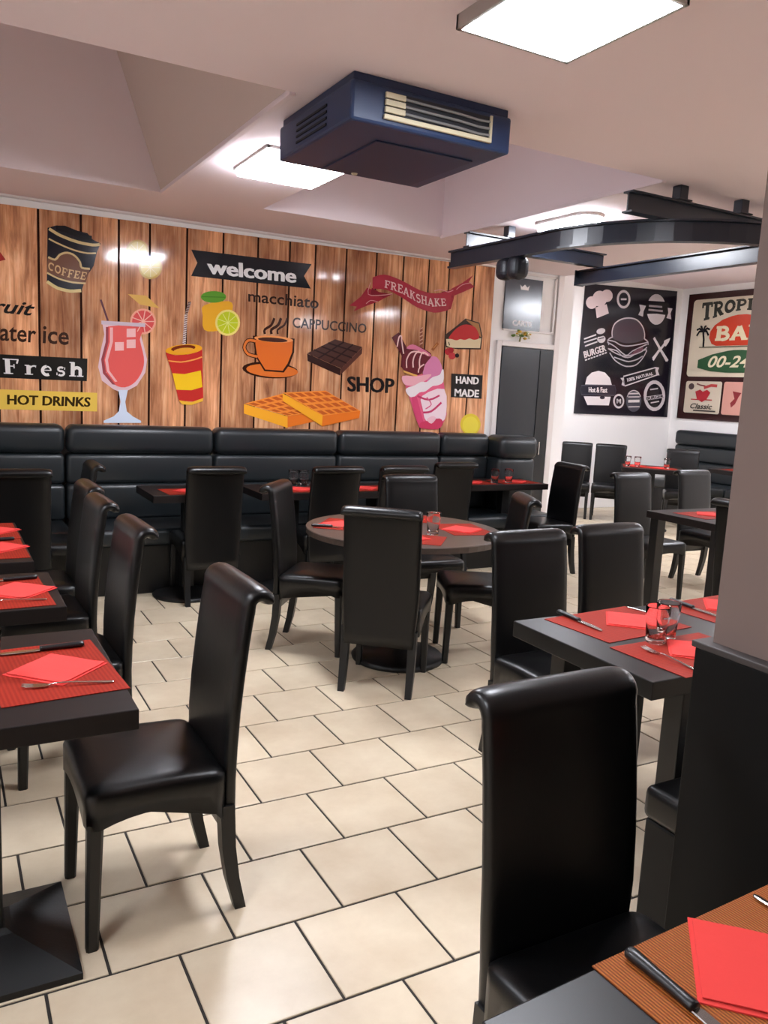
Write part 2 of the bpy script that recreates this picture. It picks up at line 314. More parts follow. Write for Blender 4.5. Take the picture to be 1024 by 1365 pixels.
# artwork outlines in wall millimetres
ART_MURAL = [["coffee_cup_print",[["p","1c1c24",[[697,2501],[746,2522],[811,2531],[894,2508],[961,2500],[998,2460],[1050,2441],[1024,2373],[1002,2279],[951,2196],[918,2095],[874,2078],[774,2089],[688,2129],[690,2201],[693,2337]]],
["p","76503f",[[696,2304],[756,2295],[793,2336],[843,2348],[884,2326],[913,2261],[978,2258],[945,2152],[841,2156],[750,2181],[690,2201]]],
["l","141418",[[754,2508],[773,2507],[799,2506],[827,2502],[855,2493],[883,2483],[910,2474],[940,2470],[970,2469],[990,2468]],34,0],
["l","d9c08a",[[707,2496],[724,2487],[748,2474],[778,2461],[814,2450],[854,2439],[893,2431],[930,2426],[965,2424],[994,2423],[1017,2426],[1034,2430],[1045,2433]],20,0],
["l","d9c08a",[[704,2429],[722,2421],[748,2410],[777,2400],[809,2389],[843,2379],[876,2371],[907,2366],[935,2363],[960,2362],[984,2364],[1004,2367],[1018,2369]],11,0],
["l","d9c08a",[[699,2304],[711,2299],[728,2293],[743,2292],[755,2302],[765,2317],[776,2330],[792,2339],[809,2346],[826,2349],[844,2347],[861,2342],[876,2333],[889,2322],[900,2308],[909,2295],[913,2280],[915,2267],[921,2257],[939,2254],[961,2255],[976,2256]],14,0],
["l","d9c08a",[[690,2197],[710,2188],[737,2176],[767,2165],[797,2158],[827,2153],[858,2149],[891,2149],[924,2150],[946,2152]],12,0],
["l","e0cc90",[[689,2137],[707,2126],[732,2111],[758,2099],[785,2093],[813,2089],[841,2087],[870,2090],[897,2095],[916,2098]],22,0],
["t","dcb480","COFFEE",[[701,2275],[825,2238],[958,2229]],[[697,2219],[816,2181],[942,2174]],"slab"]]],
["red_fruit_print",[["p","aa3530",[[349,2311],[394,2302],[428,2255],[393,2241],[347,2237]]]]],
["fruit_lettering",[["t","201c1c","Fruit",[[262,1991],[614,1987]],[[252,1899],[599,1892]],"italic"]]],
["water_lettering",[["t","3c2820","water",[[281,1809],[617,1811]],[[275,1707],[611,1708]],"semi"]]],
["ice_lettering",[["t","3c2820","ice",[[661,1830],[835,1830]],[[655,1709],[829,1707]],"semi"]]],
["fresh_banner_print",[["p","23221f",[[350,1615],[957,1621],[952,1458],[347,1454]]],
["t","eeeae6","Fresh",[[397,1588],[932,1591]],[[402,1477],[928,1482]],"didone"]]],
["hot_drinks_banner_print",[["p","ecc658",[[369,1374],[1024,1377],[1023,1241],[366,1236]]],
["t","3a2a10","HOT DRINKS",[[420,1340],[980,1343]],[[419,1270],[974,1272]],"bold"]]],
["grapefruit_slice_print",[["p","e0b25c",[[1241,2106],[1373,2108],[1474,2025],[1328,2039]]],
["p","f0a890",[[1447,1926],[1444,1899],[1432,1873],[1415,1851],[1392,1835],[1366,1825],[1339,1823],[1313,1829],[1290,1841],[1273,1860],[1262,1884],[1258,1910],[1261,1937],[1272,1962],[1290,1984],[1312,2000],[1338,2010],[1365,2012],[1391,2007],[1414,1995],[1432,1976],[1443,1952]]],
["p","e05a58",[[1433,1925],[1429,1902],[1420,1880],[1405,1861],[1386,1848],[1364,1839],[1341,1838],[1319,1842],[1300,1853],[1285,1869],[1275,1889],[1272,1911],[1275,1934],[1285,1955],[1299,1974],[1318,1988],[1340,1996],[1363,1998],[1385,1993],[1404,1983],[1419,1967],[1429,1947]]],
["l","f4b8a8",[[1352,1918],[1436,1925]],7,0],
["l","f4b8a8",[[1352,1918],[1417,1869]],7,0],
["l","f4b8a8",[[1352,1918],[1367,1836]],7,0],
["l","f4b8a8",[[1352,1918],[1310,1842]],7,0],
["l","f4b8a8",[[1352,1918],[1274,1883]],7,0],
["l","f4b8a8",[[1352,1918],[1273,1940]],7,0],
["l","f4b8a8",[[1352,1918],[1310,1986]],7,0],
["l","f4b8a8",[[1352,1918],[1366,2001]],7,0],
["l","f4b8a8",[[1352,1918],[1416,1977]],7,0]]],
["cocktail_glass_print",[["l","6a4048",[[1050,2048],[1100,1902]],14,0],
["p","e6c4ca",[[1058,1899],[1075,1802],[1047,1675],[1031,1566],[1057,1468],[1140,1408],[1185,1391],[1189,1317],[1178,1247],[1140,1208],[1069,1175],[1069,1158],[1341,1165],[1336,1182],[1276,1212],[1234,1248],[1221,1319],[1232,1397],[1309,1443],[1371,1544],[1383,1641],[1351,1768],[1332,1831],[1365,1897]]],
["p","d8e2f2",[[1174,1405],[1243,1408],[1225,1319],[1236,1248],[1280,1212],[1341,1180],[1341,1165],[1069,1158],[1069,1173],[1140,1208],[1178,1247],[1191,1317]]],
["p","e8635e",[[1100,1861],[1172,1875],[1268,1877],[1338,1869],[1352,1849],[1338,1819],[1329,1785],[1338,1744],[1350,1699],[1359,1658],[1361,1624],[1359,1595],[1352,1566],[1338,1531],[1319,1498],[1297,1470],[1273,1449],[1247,1434],[1221,1426],[1195,1425],[1170,1431],[1146,1444],[1122,1470],[1101,1502],[1085,1533],[1075,1558],[1070,1583],[1070,1613],[1078,1656],[1090,1705],[1100,1750],[1093,1794],[1084,1833]]],
["p","a04a50",[[1086,1857],[1103,1858],[1103,1750],[1071,1619],[1085,1529],[1153,1441],[1131,1444],[1064,1522],[1052,1621],[1084,1749]]],
["p","f2b6b4",[[1114,1855],[1135,1857],[1135,1753],[1100,1620],[1110,1543],[1167,1467],[1149,1463],[1093,1537],[1079,1619],[1114,1751]]],
["p","f6c0be",[[1233,1856],[1298,1863],[1298,1801],[1233,1794]]],
["p","f6c0be",[[1233,1776],[1298,1783],[1298,1720],[1233,1714]]],
["p","f6c0be",[[1149,1752],[1213,1758],[1213,1696],[1149,1690]]],
["l","d4c0ca",[[1054,1886],[1368,1892]],27,0]]],
["lemon_rings_print",[["p","c8a23c",[[1391,2429],[1387,2406],[1378,2383],[1362,2364],[1342,2349],[1320,2340],[1296,2337],[1274,2341],[1254,2351],[1239,2367],[1229,2387],[1226,2409],[1229,2432],[1239,2454],[1254,2473],[1273,2488],[1296,2498],[1319,2501],[1342,2497],[1362,2487],[1377,2472],[1387,2452]]],
["p","dcc45a",[[1376,2427],[1373,2408],[1365,2390],[1352,2374],[1336,2362],[1318,2354],[1298,2352],[1280,2355],[1264,2363],[1251,2376],[1243,2392],[1241,2411],[1243,2430],[1251,2448],[1264,2464],[1280,2476],[1298,2484],[1317,2486],[1336,2483],[1352,2475],[1365,2462],[1373,2446]]],
["l","ecdc90",[[1308,2419],[1374,2427]],5,0],
["l","ecdc90",[[1308,2419],[1355,2378]],5,0],
["l","ecdc90",[[1308,2419],[1308,2354]],5,0],
["l","ecdc90",[[1308,2419],[1262,2367]],5,0],
["l","ecdc90",[[1308,2419],[1242,2411]],5,0],
["l","ecdc90",[[1308,2419],[1261,2459]],5,0],
["l","ecdc90",[[1308,2419],[1308,2484]],5,0],
["l","ecdc90",[[1308,2419],[1354,2471]],5,0],
["p","c8a23c",[[1488,2322],[1485,2298],[1475,2275],[1459,2255],[1438,2240],[1415,2231],[1391,2228],[1367,2232],[1347,2243],[1331,2259],[1321,2280],[1317,2303],[1321,2327],[1330,2350],[1346,2370],[1366,2385],[1390,2394],[1414,2397],[1437,2393],[1458,2383],[1474,2367],[1485,2346]]],
["p","dcc45a",[[1473,2321],[1470,2301],[1462,2282],[1449,2266],[1432,2253],[1413,2245],[1393,2243],[1374,2247],[1357,2255],[1344,2269],[1335,2286],[1333,2305],[1335,2324],[1343,2343],[1356,2359],[1373,2372],[1392,2380],[1412,2382],[1431,2379],[1448,2370],[1461,2357],[1470,2340]]],
["l","ecdc90",[[1402,2313],[1471,2320]],5,0],
["l","ecdc90",[[1402,2313],[1451,2270]],5,0],
["l","ecdc90",[[1402,2313],[1403,2245]],5,0],
["l","ecdc90",[[1402,2313],[1354,2260]],5,0],
["l","ecdc90",[[1402,2313],[1334,2305]],5,0],
["l","ecdc90",[[1402,2313],[1354,2355]],5,0],
["l","ecdc90",[[1402,2313],[1402,2380]],5,0],
["l","ecdc90",[[1402,2313],[1450,2366]],5,0]]],
["smoothie_cup_print",[["l","d8ccc8",[[1660,1760],[1673,1994]],23,0],
["l","a08c84",[[1673,1994],[1701,2093]],21,0],
["l","7a4a3c",[[1647,1777],[1672,1787]],6,0],
["l","7a4a3c",[[1648,1794],[1674,1804]],6,0],
["l","7a4a3c",[[1650,1810],[1675,1821]],6,0],
["l","7a4a3c",[[1651,1827],[1676,1838]],6,0],
["l","7a4a3c",[[1652,1844],[1677,1855]],6,0],
["l","7a4a3c",[[1653,1861],[1678,1872]],6,0],
["l","7a4a3c",[[1654,1878],[1679,1888]],6,0],
["l","7a4a3c",[[1655,1894],[1680,1905]],6,0],
["l","7a4a3c",[[1656,1911],[1681,1922]],6,0],
["l","7a4a3c",[[1657,1928],[1683,1939]],6,0],
["l","7a4a3c",[[1659,1945],[1684,1956]],6,0],
["l","7a4a3c",[[1660,1961],[1685,1972]],6,0],
["l","7a4a3c",[[1661,1978],[1686,1989]],6,0],
["l","6a3c30",[[1664,2006],[1686,2015]],6,0],
["l","6a3c30",[[1669,2026],[1691,2035]],6,0],
["l","6a3c30",[[1674,2046],[1696,2055]],6,0],
["l","6a3c30",[[1679,2065],[1701,2074]],6,0],
["l","6a3c30",[[1685,2085],[1706,2094]],6,0],
["p","c8352f",[[1519,1702],[1591,1685],[1699,1699],[1801,1741],[1815,1371],[1741,1341],[1624,1342],[1571,1551],[1540,1637]]],
["p","f8c828",[[1573,1549],[1665,1547],[1793,1582],[1806,1455],[1721,1427],[1603,1426]]],
["l","f0a050",[[1538,1642],[1564,1639],[1600,1637],[1636,1637],[1672,1643],[1706,1652],[1736,1661],[1763,1670],[1785,1680],[1800,1686]],10,0],
["p","f2bc40",[[1624,1346],[1723,1335],[1815,1371],[1812,1346],[1723,1313],[1651,1316]]],
["p","eea828",[[1800,1755],[1796,1743],[1780,1730],[1754,1718],[1720,1707],[1682,1698],[1642,1692],[1603,1689],[1569,1690],[1542,1695],[1525,1702],[1518,1712],[1523,1723],[1538,1736],[1563,1748],[1596,1759],[1634,1768],[1674,1774],[1713,1777],[1748,1777],[1775,1773],[1793,1765]]],
["p","7a3018",[[1747,1756],[1744,1749],[1734,1741],[1717,1733],[1694,1725],[1669,1719],[1642,1715],[1617,1714],[1594,1714],[1576,1717],[1565,1721],[1560,1727],[1563,1735],[1574,1743],[1590,1751],[1612,1758],[1637,1764],[1664,1768],[1690,1770],[1713,1770],[1731,1767],[1743,1763]]],
["p","eca438",[[1737,1740],[1734,1734],[1725,1728],[1711,1722],[1693,1717],[1672,1712],[1650,1709],[1628,1707],[1610,1707],[1595,1709],[1585,1712],[1582,1716],[1584,1722],[1593,1727],[1607,1733],[1625,1739],[1646,1744],[1668,1747],[1689,1749],[1708,1749],[1723,1747],[1733,1744]]]]],
["lemon_print",[["p","eeb02e",[[1812,2079],[1870,2102],[1947,2121],[2007,2128],[2033,2118],[2041,2096],[2038,2066],[2026,2024],[2005,1975],[1983,1936],[1963,1913],[1942,1900],[1918,1893],[1882,1886],[1844,1884],[1815,1894],[1803,1923],[1802,1964],[1802,2001],[1797,2031],[1794,2057]]],
["p","5e9c32",[[1985,2158],[1981,2145],[1970,2132],[1951,2121],[1927,2112],[1900,2106],[1871,2103],[1844,2104],[1820,2108],[1801,2116],[1790,2126],[1785,2138],[1789,2151],[1801,2164],[1819,2175],[1842,2184],[1870,2190],[1898,2193],[1925,2192],[1950,2188],[1969,2180],[1981,2170]]],
["l","4c8428",[[1793,2141],[1978,2154]],7,0],
["p","f2e080",[[2102,1971],[2099,1942],[2087,1915],[2069,1891],[2045,1874],[2017,1864],[1989,1861],[1961,1867],[1937,1881],[1918,1901],[1906,1926],[1901,1954],[1905,1983],[1916,2009],[1934,2032],[1957,2050],[1985,2060],[2013,2063],[2041,2057],[2065,2044],[2085,2024],[2097,1999]]],
["p","c8d42c",[[2085,1969],[2082,1945],[2072,1922],[2057,1903],[2037,1888],[2015,1880],[1991,1878],[1968,1883],[1948,1894],[1932,1911],[1922,1932],[1918,1956],[1921,1979],[1930,2002],[1945,2021],[1965,2036],[1987,2045],[2011,2047],[2034,2042],[2054,2031],[2070,2014],[2081,1993]]],
["l","e6e888",[[2001,1962],[2085,1969]],5,0],
["l","e6e888",[[2001,1962],[2066,1914]],5,0],
["l","e6e888",[[2001,1962],[2017,1882]],5,0],
["l","e6e888",[[2001,1962],[1961,1887]],5,0],
["l","e6e888",[[2001,1962],[1924,1928]],5,0],
["l","e6e888",[[2001,1962],[1923,1984]],5,0],
["l","e6e888",[[2001,1962],[1958,2030]],5,0],
["l","e6e888",[[2001,1962],[2014,2045]],5,0],
["l","e6e888",[[2001,1962],[2064,2021]],5,0]]],
["welcome_banner_print",[["p","1e2126",[[1705,2479],[2695,2486],[2632,2386],[2696,2292],[1708,2286],[1754,2388]]],
["t","f0f0f0","welcome",[[1825,2426],[2567,2432]],[[1833,2316],[2567,2322]],"bold"]]],
["macchiato_lettering",[["t","33221c","macchiato",[[2162,2226],[2774,2232]],[[2165,2139],[2769,2137]],"semi"]]],
["cappuccino_lettering",[["t","33241e","CAPPUCCINO",[[2544,2052],[3226,2054]],[[2547,1968],[3221,1974]],"semi"]]],
["orange_coffee_cup_print",[["p","3a1e14",[[2608,1615],[2597,1596],[2567,1579],[2521,1565],[2462,1556],[2396,1551],[2328,1552],[2263,1558],[2207,1569],[2164,1584],[2138,1601],[2129,1619],[2139,1638],[2168,1654],[2212,1668],[2268,1677],[2333,1682],[2401,1682],[2467,1676],[2525,1666],[2570,1651],[2599,1634]]],
["p","dc7430",[[2608,1612],[2598,1597],[2571,1584],[2528,1573],[2473,1565],[2411,1562],[2348,1563],[2288,1568],[2235,1577],[2195,1588],[2170,1602],[2162,1616],[2172,1631],[2198,1644],[2239,1654],[2292,1662],[2352,1666],[2416,1665],[2477,1661],[2531,1652],[2573,1641],[2600,1627]]],
["p","3a1e14",[[2209,1879],[2568,1882],[2568,1774],[2532,1671],[2482,1603],[2314,1606],[2239,1713]]],
["p","e0702c",[[2224,1869],[2553,1867],[2550,1773],[2514,1680],[2472,1617],[2322,1619],[2251,1717]]],
["p","f09a5a",[[2555,1866],[2548,1859],[2527,1852],[2496,1846],[2455,1842],[2409,1840],[2362,1839],[2317,1841],[2278,1845],[2247,1850],[2229,1856],[2222,1864],[2229,1871],[2249,1877],[2279,1883],[2319,1888],[2364,1890],[2411,1891],[2457,1889],[2497,1885],[2529,1880],[2548,1874]]],
["p","4a2820",[[2507,1859],[2502,1854],[2486,1850],[2462,1845],[2431,1843],[2396,1841],[2359,1841],[2325,1842],[2294,1844],[2271,1848],[2257,1852],[2252,1857],[2257,1862],[2272,1867],[2296,1871],[2326,1874],[2361,1876],[2397,1876],[2432,1875],[2463,1873],[2487,1869],[2502,1864]]],
["l","3a1e14",[[2235,1838],[2216,1840],[2190,1842],[2169,1837],[2154,1822],[2144,1801],[2141,1781],[2147,1762],[2159,1746],[2175,1732],[2201,1724],[2230,1720],[2251,1717]],33,0],
["l","e07a38",[[2235,1838],[2216,1840],[2190,1842],[2169,1837],[2154,1822],[2144,1801],[2141,1781],[2147,1762],[2159,1746],[2175,1732],[2201,1724],[2230,1720],[2251,1717]],20,0],
["l","3c2018",[[2309,1899],[2307,1908],[2304,1921],[2308,1934],[2323,1946],[2344,1959],[2362,1973],[2373,1994],[2381,2015],[2386,2030]],20,0],
["l","3c2018",[[2366,1903],[2364,1912],[2361,1925],[2365,1938],[2381,1951],[2402,1963],[2419,1978],[2431,1998],[2438,2020],[2443,2035]],22,0],
["l","3c2018",[[2420,1907],[2417,1916],[2415,1929],[2418,1942],[2434,1955],[2455,1968],[2473,1982],[2484,2003],[2492,2024],[2497,2040]],16,0]]],
["chocolate_bar_print",[["p","4a2c26",[[2683,1771],[2932,1903],[3193,1857],[3001,1665]]],
["p","341d1a",[[2683,1769],[2999,1663],[2992,1606],[2690,1709]]],
["p","5a362c",[[3001,1665],[3193,1855],[3191,1802],[2994,1608]]],
["l","2c1815",[[2744,1804],[3049,1713]],12,0],
["l","2c1815",[[2807,1836],[3097,1760]],12,0],
["l","2c1815",[[2869,1869],[3145,1809]],12,0],
["l","2c1815",[[2786,1737],[3017,1888]],12,0],
["l","2c1815",[[2891,1702],[3103,1873]],12,0]]],
["waffles_print",[["p","f8ae30",[[2150,1336],[2529,1247],[2532,1153],[2152,1260]]],
["p","e8782a",[[2529,1249],[2820,1297],[2805,1219],[2532,1157]]],
["p","f4923c",[[2156,1340],[2479,1433],[2820,1297],[2529,1251]]],
["p","c8602a",[[2187,1340],[2228,1351],[2287,1336],[2246,1325]]],
["p","c8602a",[[2278,1317],[2318,1327],[2377,1312],[2338,1303]]],
["p","c8602a",[[2371,1295],[2410,1303],[2470,1287],[2431,1280]]],
["p","c8602a",[[2464,1272],[2502,1279],[2563,1263],[2526,1257]]],
["p","c8602a",[[2250,1357],[2292,1369],[2349,1352],[2308,1342]]],
["p","c8602a",[[2340,1333],[2380,1343],[2439,1326],[2399,1317]]],
["p","c8602a",[[2431,1308],[2470,1317],[2529,1299],[2491,1292]]],
["p","c8602a",[[2523,1283],[2561,1290],[2621,1272],[2584,1266]]],
["p","c8602a",[[2314,1375],[2356,1387],[2412,1369],[2371,1358]]],
["p","c8602a",[[2402,1349],[2443,1359],[2500,1340],[2460,1331]]],
["p","c8602a",[[2491,1321],[2531,1330],[2589,1311],[2550,1303]]],
["p","c8602a",[[2582,1294],[2621,1301],[2680,1282],[2642,1276]]],
["p","c8602a",[[2378,1394],[2420,1406],[2476,1386],[2434,1375]]],
["p","c8602a",[[2465,1364],[2506,1375],[2562,1355],[2522,1345]]],
["p","c8602a",[[2553,1335],[2593,1344],[2650,1323],[2610,1315]]],
["p","c8602a",[[2642,1305],[2681,1312],[2739,1291],[2700,1285]]],
["p","c8602a",[[2443,1412],[2485,1424],[2540,1403],[2498,1392]]],
["p","c8602a",[[2528,1380],[2570,1391],[2625,1369],[2584,1360]]],
["p","c8602a",[[2614,1349],[2655,1357],[2711,1335],[2671,1328]]],
["p","c8602a",[[2702,1316],[2741,1324],[2798,1301],[2759,1295]]],
["p","f8ae30",[[2474,1435],[2845,1263],[2839,1176],[2481,1372]]],
["p","e8782a",[[2842,1262],[3197,1314],[3188,1253],[2839,1172]]],
["p","f4923c",[[2478,1441],[2859,1474],[3197,1314],[2845,1263]]],
["p","c8602a",[[2511,1434],[2559,1438],[2617,1410],[2569,1406]]],
["p","c8602a",[[2600,1390],[2648,1395],[2706,1367],[2659,1362]]],
["p","c8602a",[[2691,1346],[2738,1351],[2797,1323],[2751,1317]]],
["p","c8602a",[[2784,1301],[2829,1307],[2890,1278],[2844,1271]]],
["p","c8602a",[[2585,1441],[2634,1445],[2691,1418],[2643,1413]]],
["p","c8602a",[[2674,1398],[2722,1403],[2779,1375],[2732,1370]]],
["p","c8602a",[[2763,1354],[2810,1360],[2869,1332],[2822,1326]]],
["p","c8602a",[[2854,1310],[2900,1316],[2959,1288],[2914,1281]]],
["p","c8602a",[[2660,1447],[2710,1452],[2766,1425],[2717,1420]]],
["p","c8602a",[[2747,1405],[2796,1410],[2853,1383],[2805,1378]]],
["p","c8602a",[[2836,1363],[2883,1368],[2941,1341],[2894,1335]]],
["p","c8602a",[[2925,1320],[2972,1326],[3030,1298],[2984,1291]]],
["p","c8602a",[[2736,1454],[2786,1459],[2841,1432],[2792,1427]]],
["p","c8602a",[[2822,1413],[2871,1418],[2927,1391],[2878,1386]]],
["p","c8602a",[[2909,1371],[2957,1377],[3013,1350],[2966,1344]]],
["p","c8602a",[[2997,1329],[3044,1335],[3101,1308],[3055,1301]]],
["p","c8602a",[[2813,1461],[2863,1465],[2918,1440],[2868,1435]]],
["p","c8602a",[[2897,1421],[2947,1426],[3002,1400],[2953,1394]]],
["p","c8602a",[[2983,1380],[3031,1386],[3087,1359],[3039,1353]]],
["p","c8602a",[[3070,1339],[3117,1345],[3173,1318],[3126,1312]]]]],
["shop_lettering",[["t","201c1c","SHOP",[[3058,1605],[3527,1608]],[[3069,1475],[3525,1477]],"bold"]]],
["freakshake_ribbon_print",[["p","a83040",[[3053,2190],[3159,2277],[3211,2352],[3326,2329],[3457,2322],[3319,2246],[3230,2210],[3095,2147],[3124,2189]]],
["p","a83040",[[4061,2431],[4170,2491],[4287,2574],[4241,2507],[4311,2473],[4177,2409],[4098,2375],[4067,2254],[3988,2227]]],
["p","8a2434",[[3256,2357],[3326,2329],[3457,2322],[3374,2286],[3248,2301]]],
["p","8a2434",[[4062,2422],[3952,2391],[4080,2352]]],
["p","b23446",[[3258,2442],[3287,2454],[3328,2470],[3374,2478],[3425,2474],[3480,2463],[3538,2449],[3602,2428],[3668,2404],[3732,2385],[3792,2375],[3847,2371],[3903,2374],[3969,2388],[4034,2409],[4079,2424],[4038,2239],[3999,2228],[3946,2213],[3891,2206],[3834,2210],[3776,2220],[3718,2235],[3658,2257],[3601,2284],[3547,2307],[3496,2326],[3450,2342],[3404,2352],[3351,2355],[3299,2352],[3263,2350]]],
["l","e0a0a4",[[3242,2398],[3232,2368],[3221,2328],[3225,2299],[3258,2292],[3305,2297],[3350,2304],[3392,2311],[3430,2320],[3457,2326]],6,0],
["l","e0a0a4",[[4079,2420],[4066,2413],[4047,2404],[4026,2398],[4002,2401],[3976,2408],[3950,2411],[3922,2406],[3896,2398],[3878,2392]],6,0],
["l","e0a0a4",[[3207,2220],[3218,2229],[3233,2242],[3250,2251],[3274,2252],[3300,2249],[3319,2246]],6,0],
["l","e0a0a4",[[4112,2428],[4126,2441],[4147,2459],[4172,2475],[4206,2488],[4245,2498],[4272,2506]],6,0],
["t","ecc8c8","FREAKSHAKE",[[3377,2435],[3540,2413],[3710,2351],[3857,2329],[4000,2339]],[[3376,2369],[3545,2339],[3715,2275],[3863,2252],[4015,2274]],"slab"]]],
["milkshake_print",[["l","8a5040",[[3779,1900],[3768,2063]],25,0],
["l","d0a088",[[3761,1920],[3794,1937]],9,0],
["l","d0a088",[[3759,1952],[3792,1970]],9,0],
["l","d0a088",[[3756,1985],[3789,2002]],9,0],
["l","d0a088",[[3754,2017],[3787,2035]],9,0],
["l","d0a088",[[3752,2050],[3785,2067]],9,0],
["l","9a5a30",[[3894,1877],[3951,1945]],27,0],
["l","c88a50",[[3907,1897],[3940,1934]],8,0],
["p","5c2028",[[3472,1957],[3540,2007],[3678,1812],[3722,1691],[3626,1682],[3579,1714],[3585,1806]]],
["p","e86488",[[3596,1635],[3726,1640],[4006,1709],[4049,1551],[4091,1307],[4066,1240],[3994,1173],[3808,1180],[3749,1286],[3679,1461]]],
["p","d884ac",[[3815,1769],[3826,1790],[3841,1803],[3861,1813],[3889,1821],[3920,1825],[3948,1818],[3974,1795],[3997,1762],[4011,1728],[4013,1693],[4005,1659],[3986,1632],[3949,1614],[3902,1605],[3863,1605],[3838,1617],[3820,1639],[3810,1665],[3806,1699],[3808,1737]]],
["p","6a2830",[[3580,1724],[3581,1769],[3598,1819],[3621,1859],[3650,1884],[3685,1898],[3720,1904],[3760,1900],[3799,1887],[3832,1873],[3861,1861],[3883,1848],[3891,1830],[3878,1806],[3851,1777],[3829,1749],[3819,1718],[3812,1687],[3797,1664],[3766,1650],[3727,1644],[3689,1648],[3646,1665],[3605,1691]]],
["p","d87898",[[3626,1875],[3631,1888],[3655,1905],[3684,1914],[3718,1909],[3758,1895],[3795,1881],[3832,1865],[3865,1848],[3884,1835],[3884,1826],[3871,1821],[3848,1822],[3815,1835],[3775,1853],[3735,1867],[3691,1871],[3649,1871]]],
["l","f0c4c0",[[3639,1707],[3636,1726],[3633,1753],[3634,1778],[3644,1803],[3657,1827],[3676,1844],[3705,1853],[3737,1855],[3760,1856]],13,0],
["l","f0c4c0",[[3705,1714],[3702,1732],[3699,1757],[3701,1782],[3708,1808],[3720,1832],[3736,1848],[3760,1851],[3788,1846],[3808,1842]],13,0],
["l","f0c4c0",[[3772,1720],[3769,1738],[3766,1762],[3767,1786],[3773,1812],[3783,1837],[3796,1852],[3816,1850],[3840,1838],[3856,1828]],13,0],
["l","f0c4c0",[[3760,1672],[3761,1684],[3763,1700],[3770,1714],[3784,1728],[3803,1740],[3816,1748]],12,0],
["l","f0c4c0",[[3530,1883],[3533,1908],[3538,1940],[3543,1965],[3551,1976],[3559,1980],[3566,1977],[3570,1966],[3571,1949],[3575,1927],[3583,1893],[3592,1854],[3599,1827]],12,0],
["l","eab060",[[3609,1675],[3626,1670],[3651,1664],[3676,1658],[3703,1651],[3731,1645],[3750,1641]],17,0],
["p","f0b0bc",[[3599,1633],[3634,1639],[3685,1637],[3738,1638],[3798,1649],[3859,1661],[3896,1664],[3895,1650],[3869,1626],[3838,1604],[3806,1585],[3768,1568],[3731,1557],[3691,1552],[3651,1554],[3622,1562],[3602,1584],[3592,1612]]],
["p","f0e4e8",[[3646,1527],[3668,1539],[3701,1549],[3731,1559],[3755,1572],[3776,1584],[3796,1593],[3815,1594],[3833,1592],[3852,1594],[3871,1607],[3890,1624],[3911,1639],[3936,1648],[3963,1655],[3984,1664],[3996,1678],[4001,1695],[4006,1707],[4013,1714],[4020,1717],[4025,1708],[4030,1677],[4033,1636],[4029,1603],[4012,1585],[3988,1575],[3966,1568],[3949,1565],[3934,1564],[3916,1559],[3893,1544],[3868,1525],[3845,1510],[3824,1504],[3804,1503],[3784,1497],[3760,1480],[3737,1459],[3714,1448],[3690,1454],[3669,1468],[3653,1483],[3643,1498],[3639,1513]]],
["p","f6dce4",[[3813,1467],[3880,1506],[3972,1540],[4044,1540],[4075,1477],[4083,1383],[4081,1307],[4071,1268],[4051,1249],[4021,1238],[3974,1230],[3919,1230],[3876,1242],[3851,1271],[3838,1311],[3828,1352],[3812,1392],[3799,1432]]],
["p","d84a74",[[3701,1452],[3755,1464],[3830,1267],[3867,1184],[3808,1180],[3749,1286]]],
["l","c83c68",[[3762,1465],[3795,1454],[3842,1441],[3887,1436],[3930,1447],[3970,1466],[3997,1480]],17,0],
["l","c83c68",[[3833,1320],[3855,1321],[3886,1324],[3919,1334],[3957,1360],[3995,1393],[4022,1417]],19,0],
["l","d86088",[[3861,1458],[3879,1441],[3903,1418],[3915,1397],[3901,1379],[3875,1363],[3856,1353]],11,0],
["p","d03c60",[[3814,1230],[3832,1238],[3857,1243],[3888,1248],[3929,1258],[3975,1269],[4012,1272],[4036,1262],[4049,1244],[4051,1225],[4044,1206],[4025,1186],[3994,1173],[3936,1170],[3867,1173],[3817,1180],[3801,1195],[3803,1214]]],
["p","f4c4d0",[[3875,1258],[3887,1272],[3912,1285],[3935,1292],[3953,1290],[3968,1282],[3974,1271],[3965,1254],[3946,1233],[3927,1222],[3905,1228],[3884,1243]]]]],
["cheesecake_print",[["p","40302a",[[4021,2021],[4141,2111],[4232,2184],[4390,2159],[4433,2041],[4426,1919],[4170,1904],[4037,1914]]],
["p","e2cea8",[[4036,1986],[4419,2021],[4413,1931],[4092,1913],[4046,1927]]],
["p","b07c4c",[[4232,2175],[4382,2150],[4421,2030],[4377,2048],[4321,2123]]],
["p","c43034",[[4063,2001],[4081,2028],[4111,2062],[4143,2091],[4175,2111],[4208,2125],[4242,2132],[4280,2132],[4317,2125],[4348,2111],[4373,2086],[4391,2054],[4397,2028],[4387,2013],[4365,2005],[4344,2001],[4326,2002],[4308,2007],[4291,2010],[4274,2005],[4257,1998],[4240,1993],[4222,1993],[4204,1995],[4188,1996],[4175,1992],[4164,1986],[4151,1983],[4134,1983],[4116,1986],[4099,1989],[4081,1990],[4066,1991]]],
["p","b83038",[[4105,1879],[4104,1870],[4100,1861],[4094,1854],[4085,1849],[4075,1846],[4064,1845],[4054,1847],[4044,1851],[4037,1857],[4032,1865],[4029,1874],[4030,1883],[4034,1891],[4041,1898],[4049,1904],[4059,1907],[4070,1907],[4081,1906],[4090,1901],[4098,1895],[4103,1887]]],
["p","c43a40",[[4149,1844],[4148,1835],[4144,1826],[4137,1819],[4129,1814],[4118,1810],[4107,1810],[4097,1812],[4087,1816],[4080,1822],[4075,1830],[4072,1839],[4073,1848],[4077,1856],[4084,1863],[4093,1869],[4103,1872],[4114,1873],[4124,1871],[4134,1867],[4141,1860],[4147,1852]]],
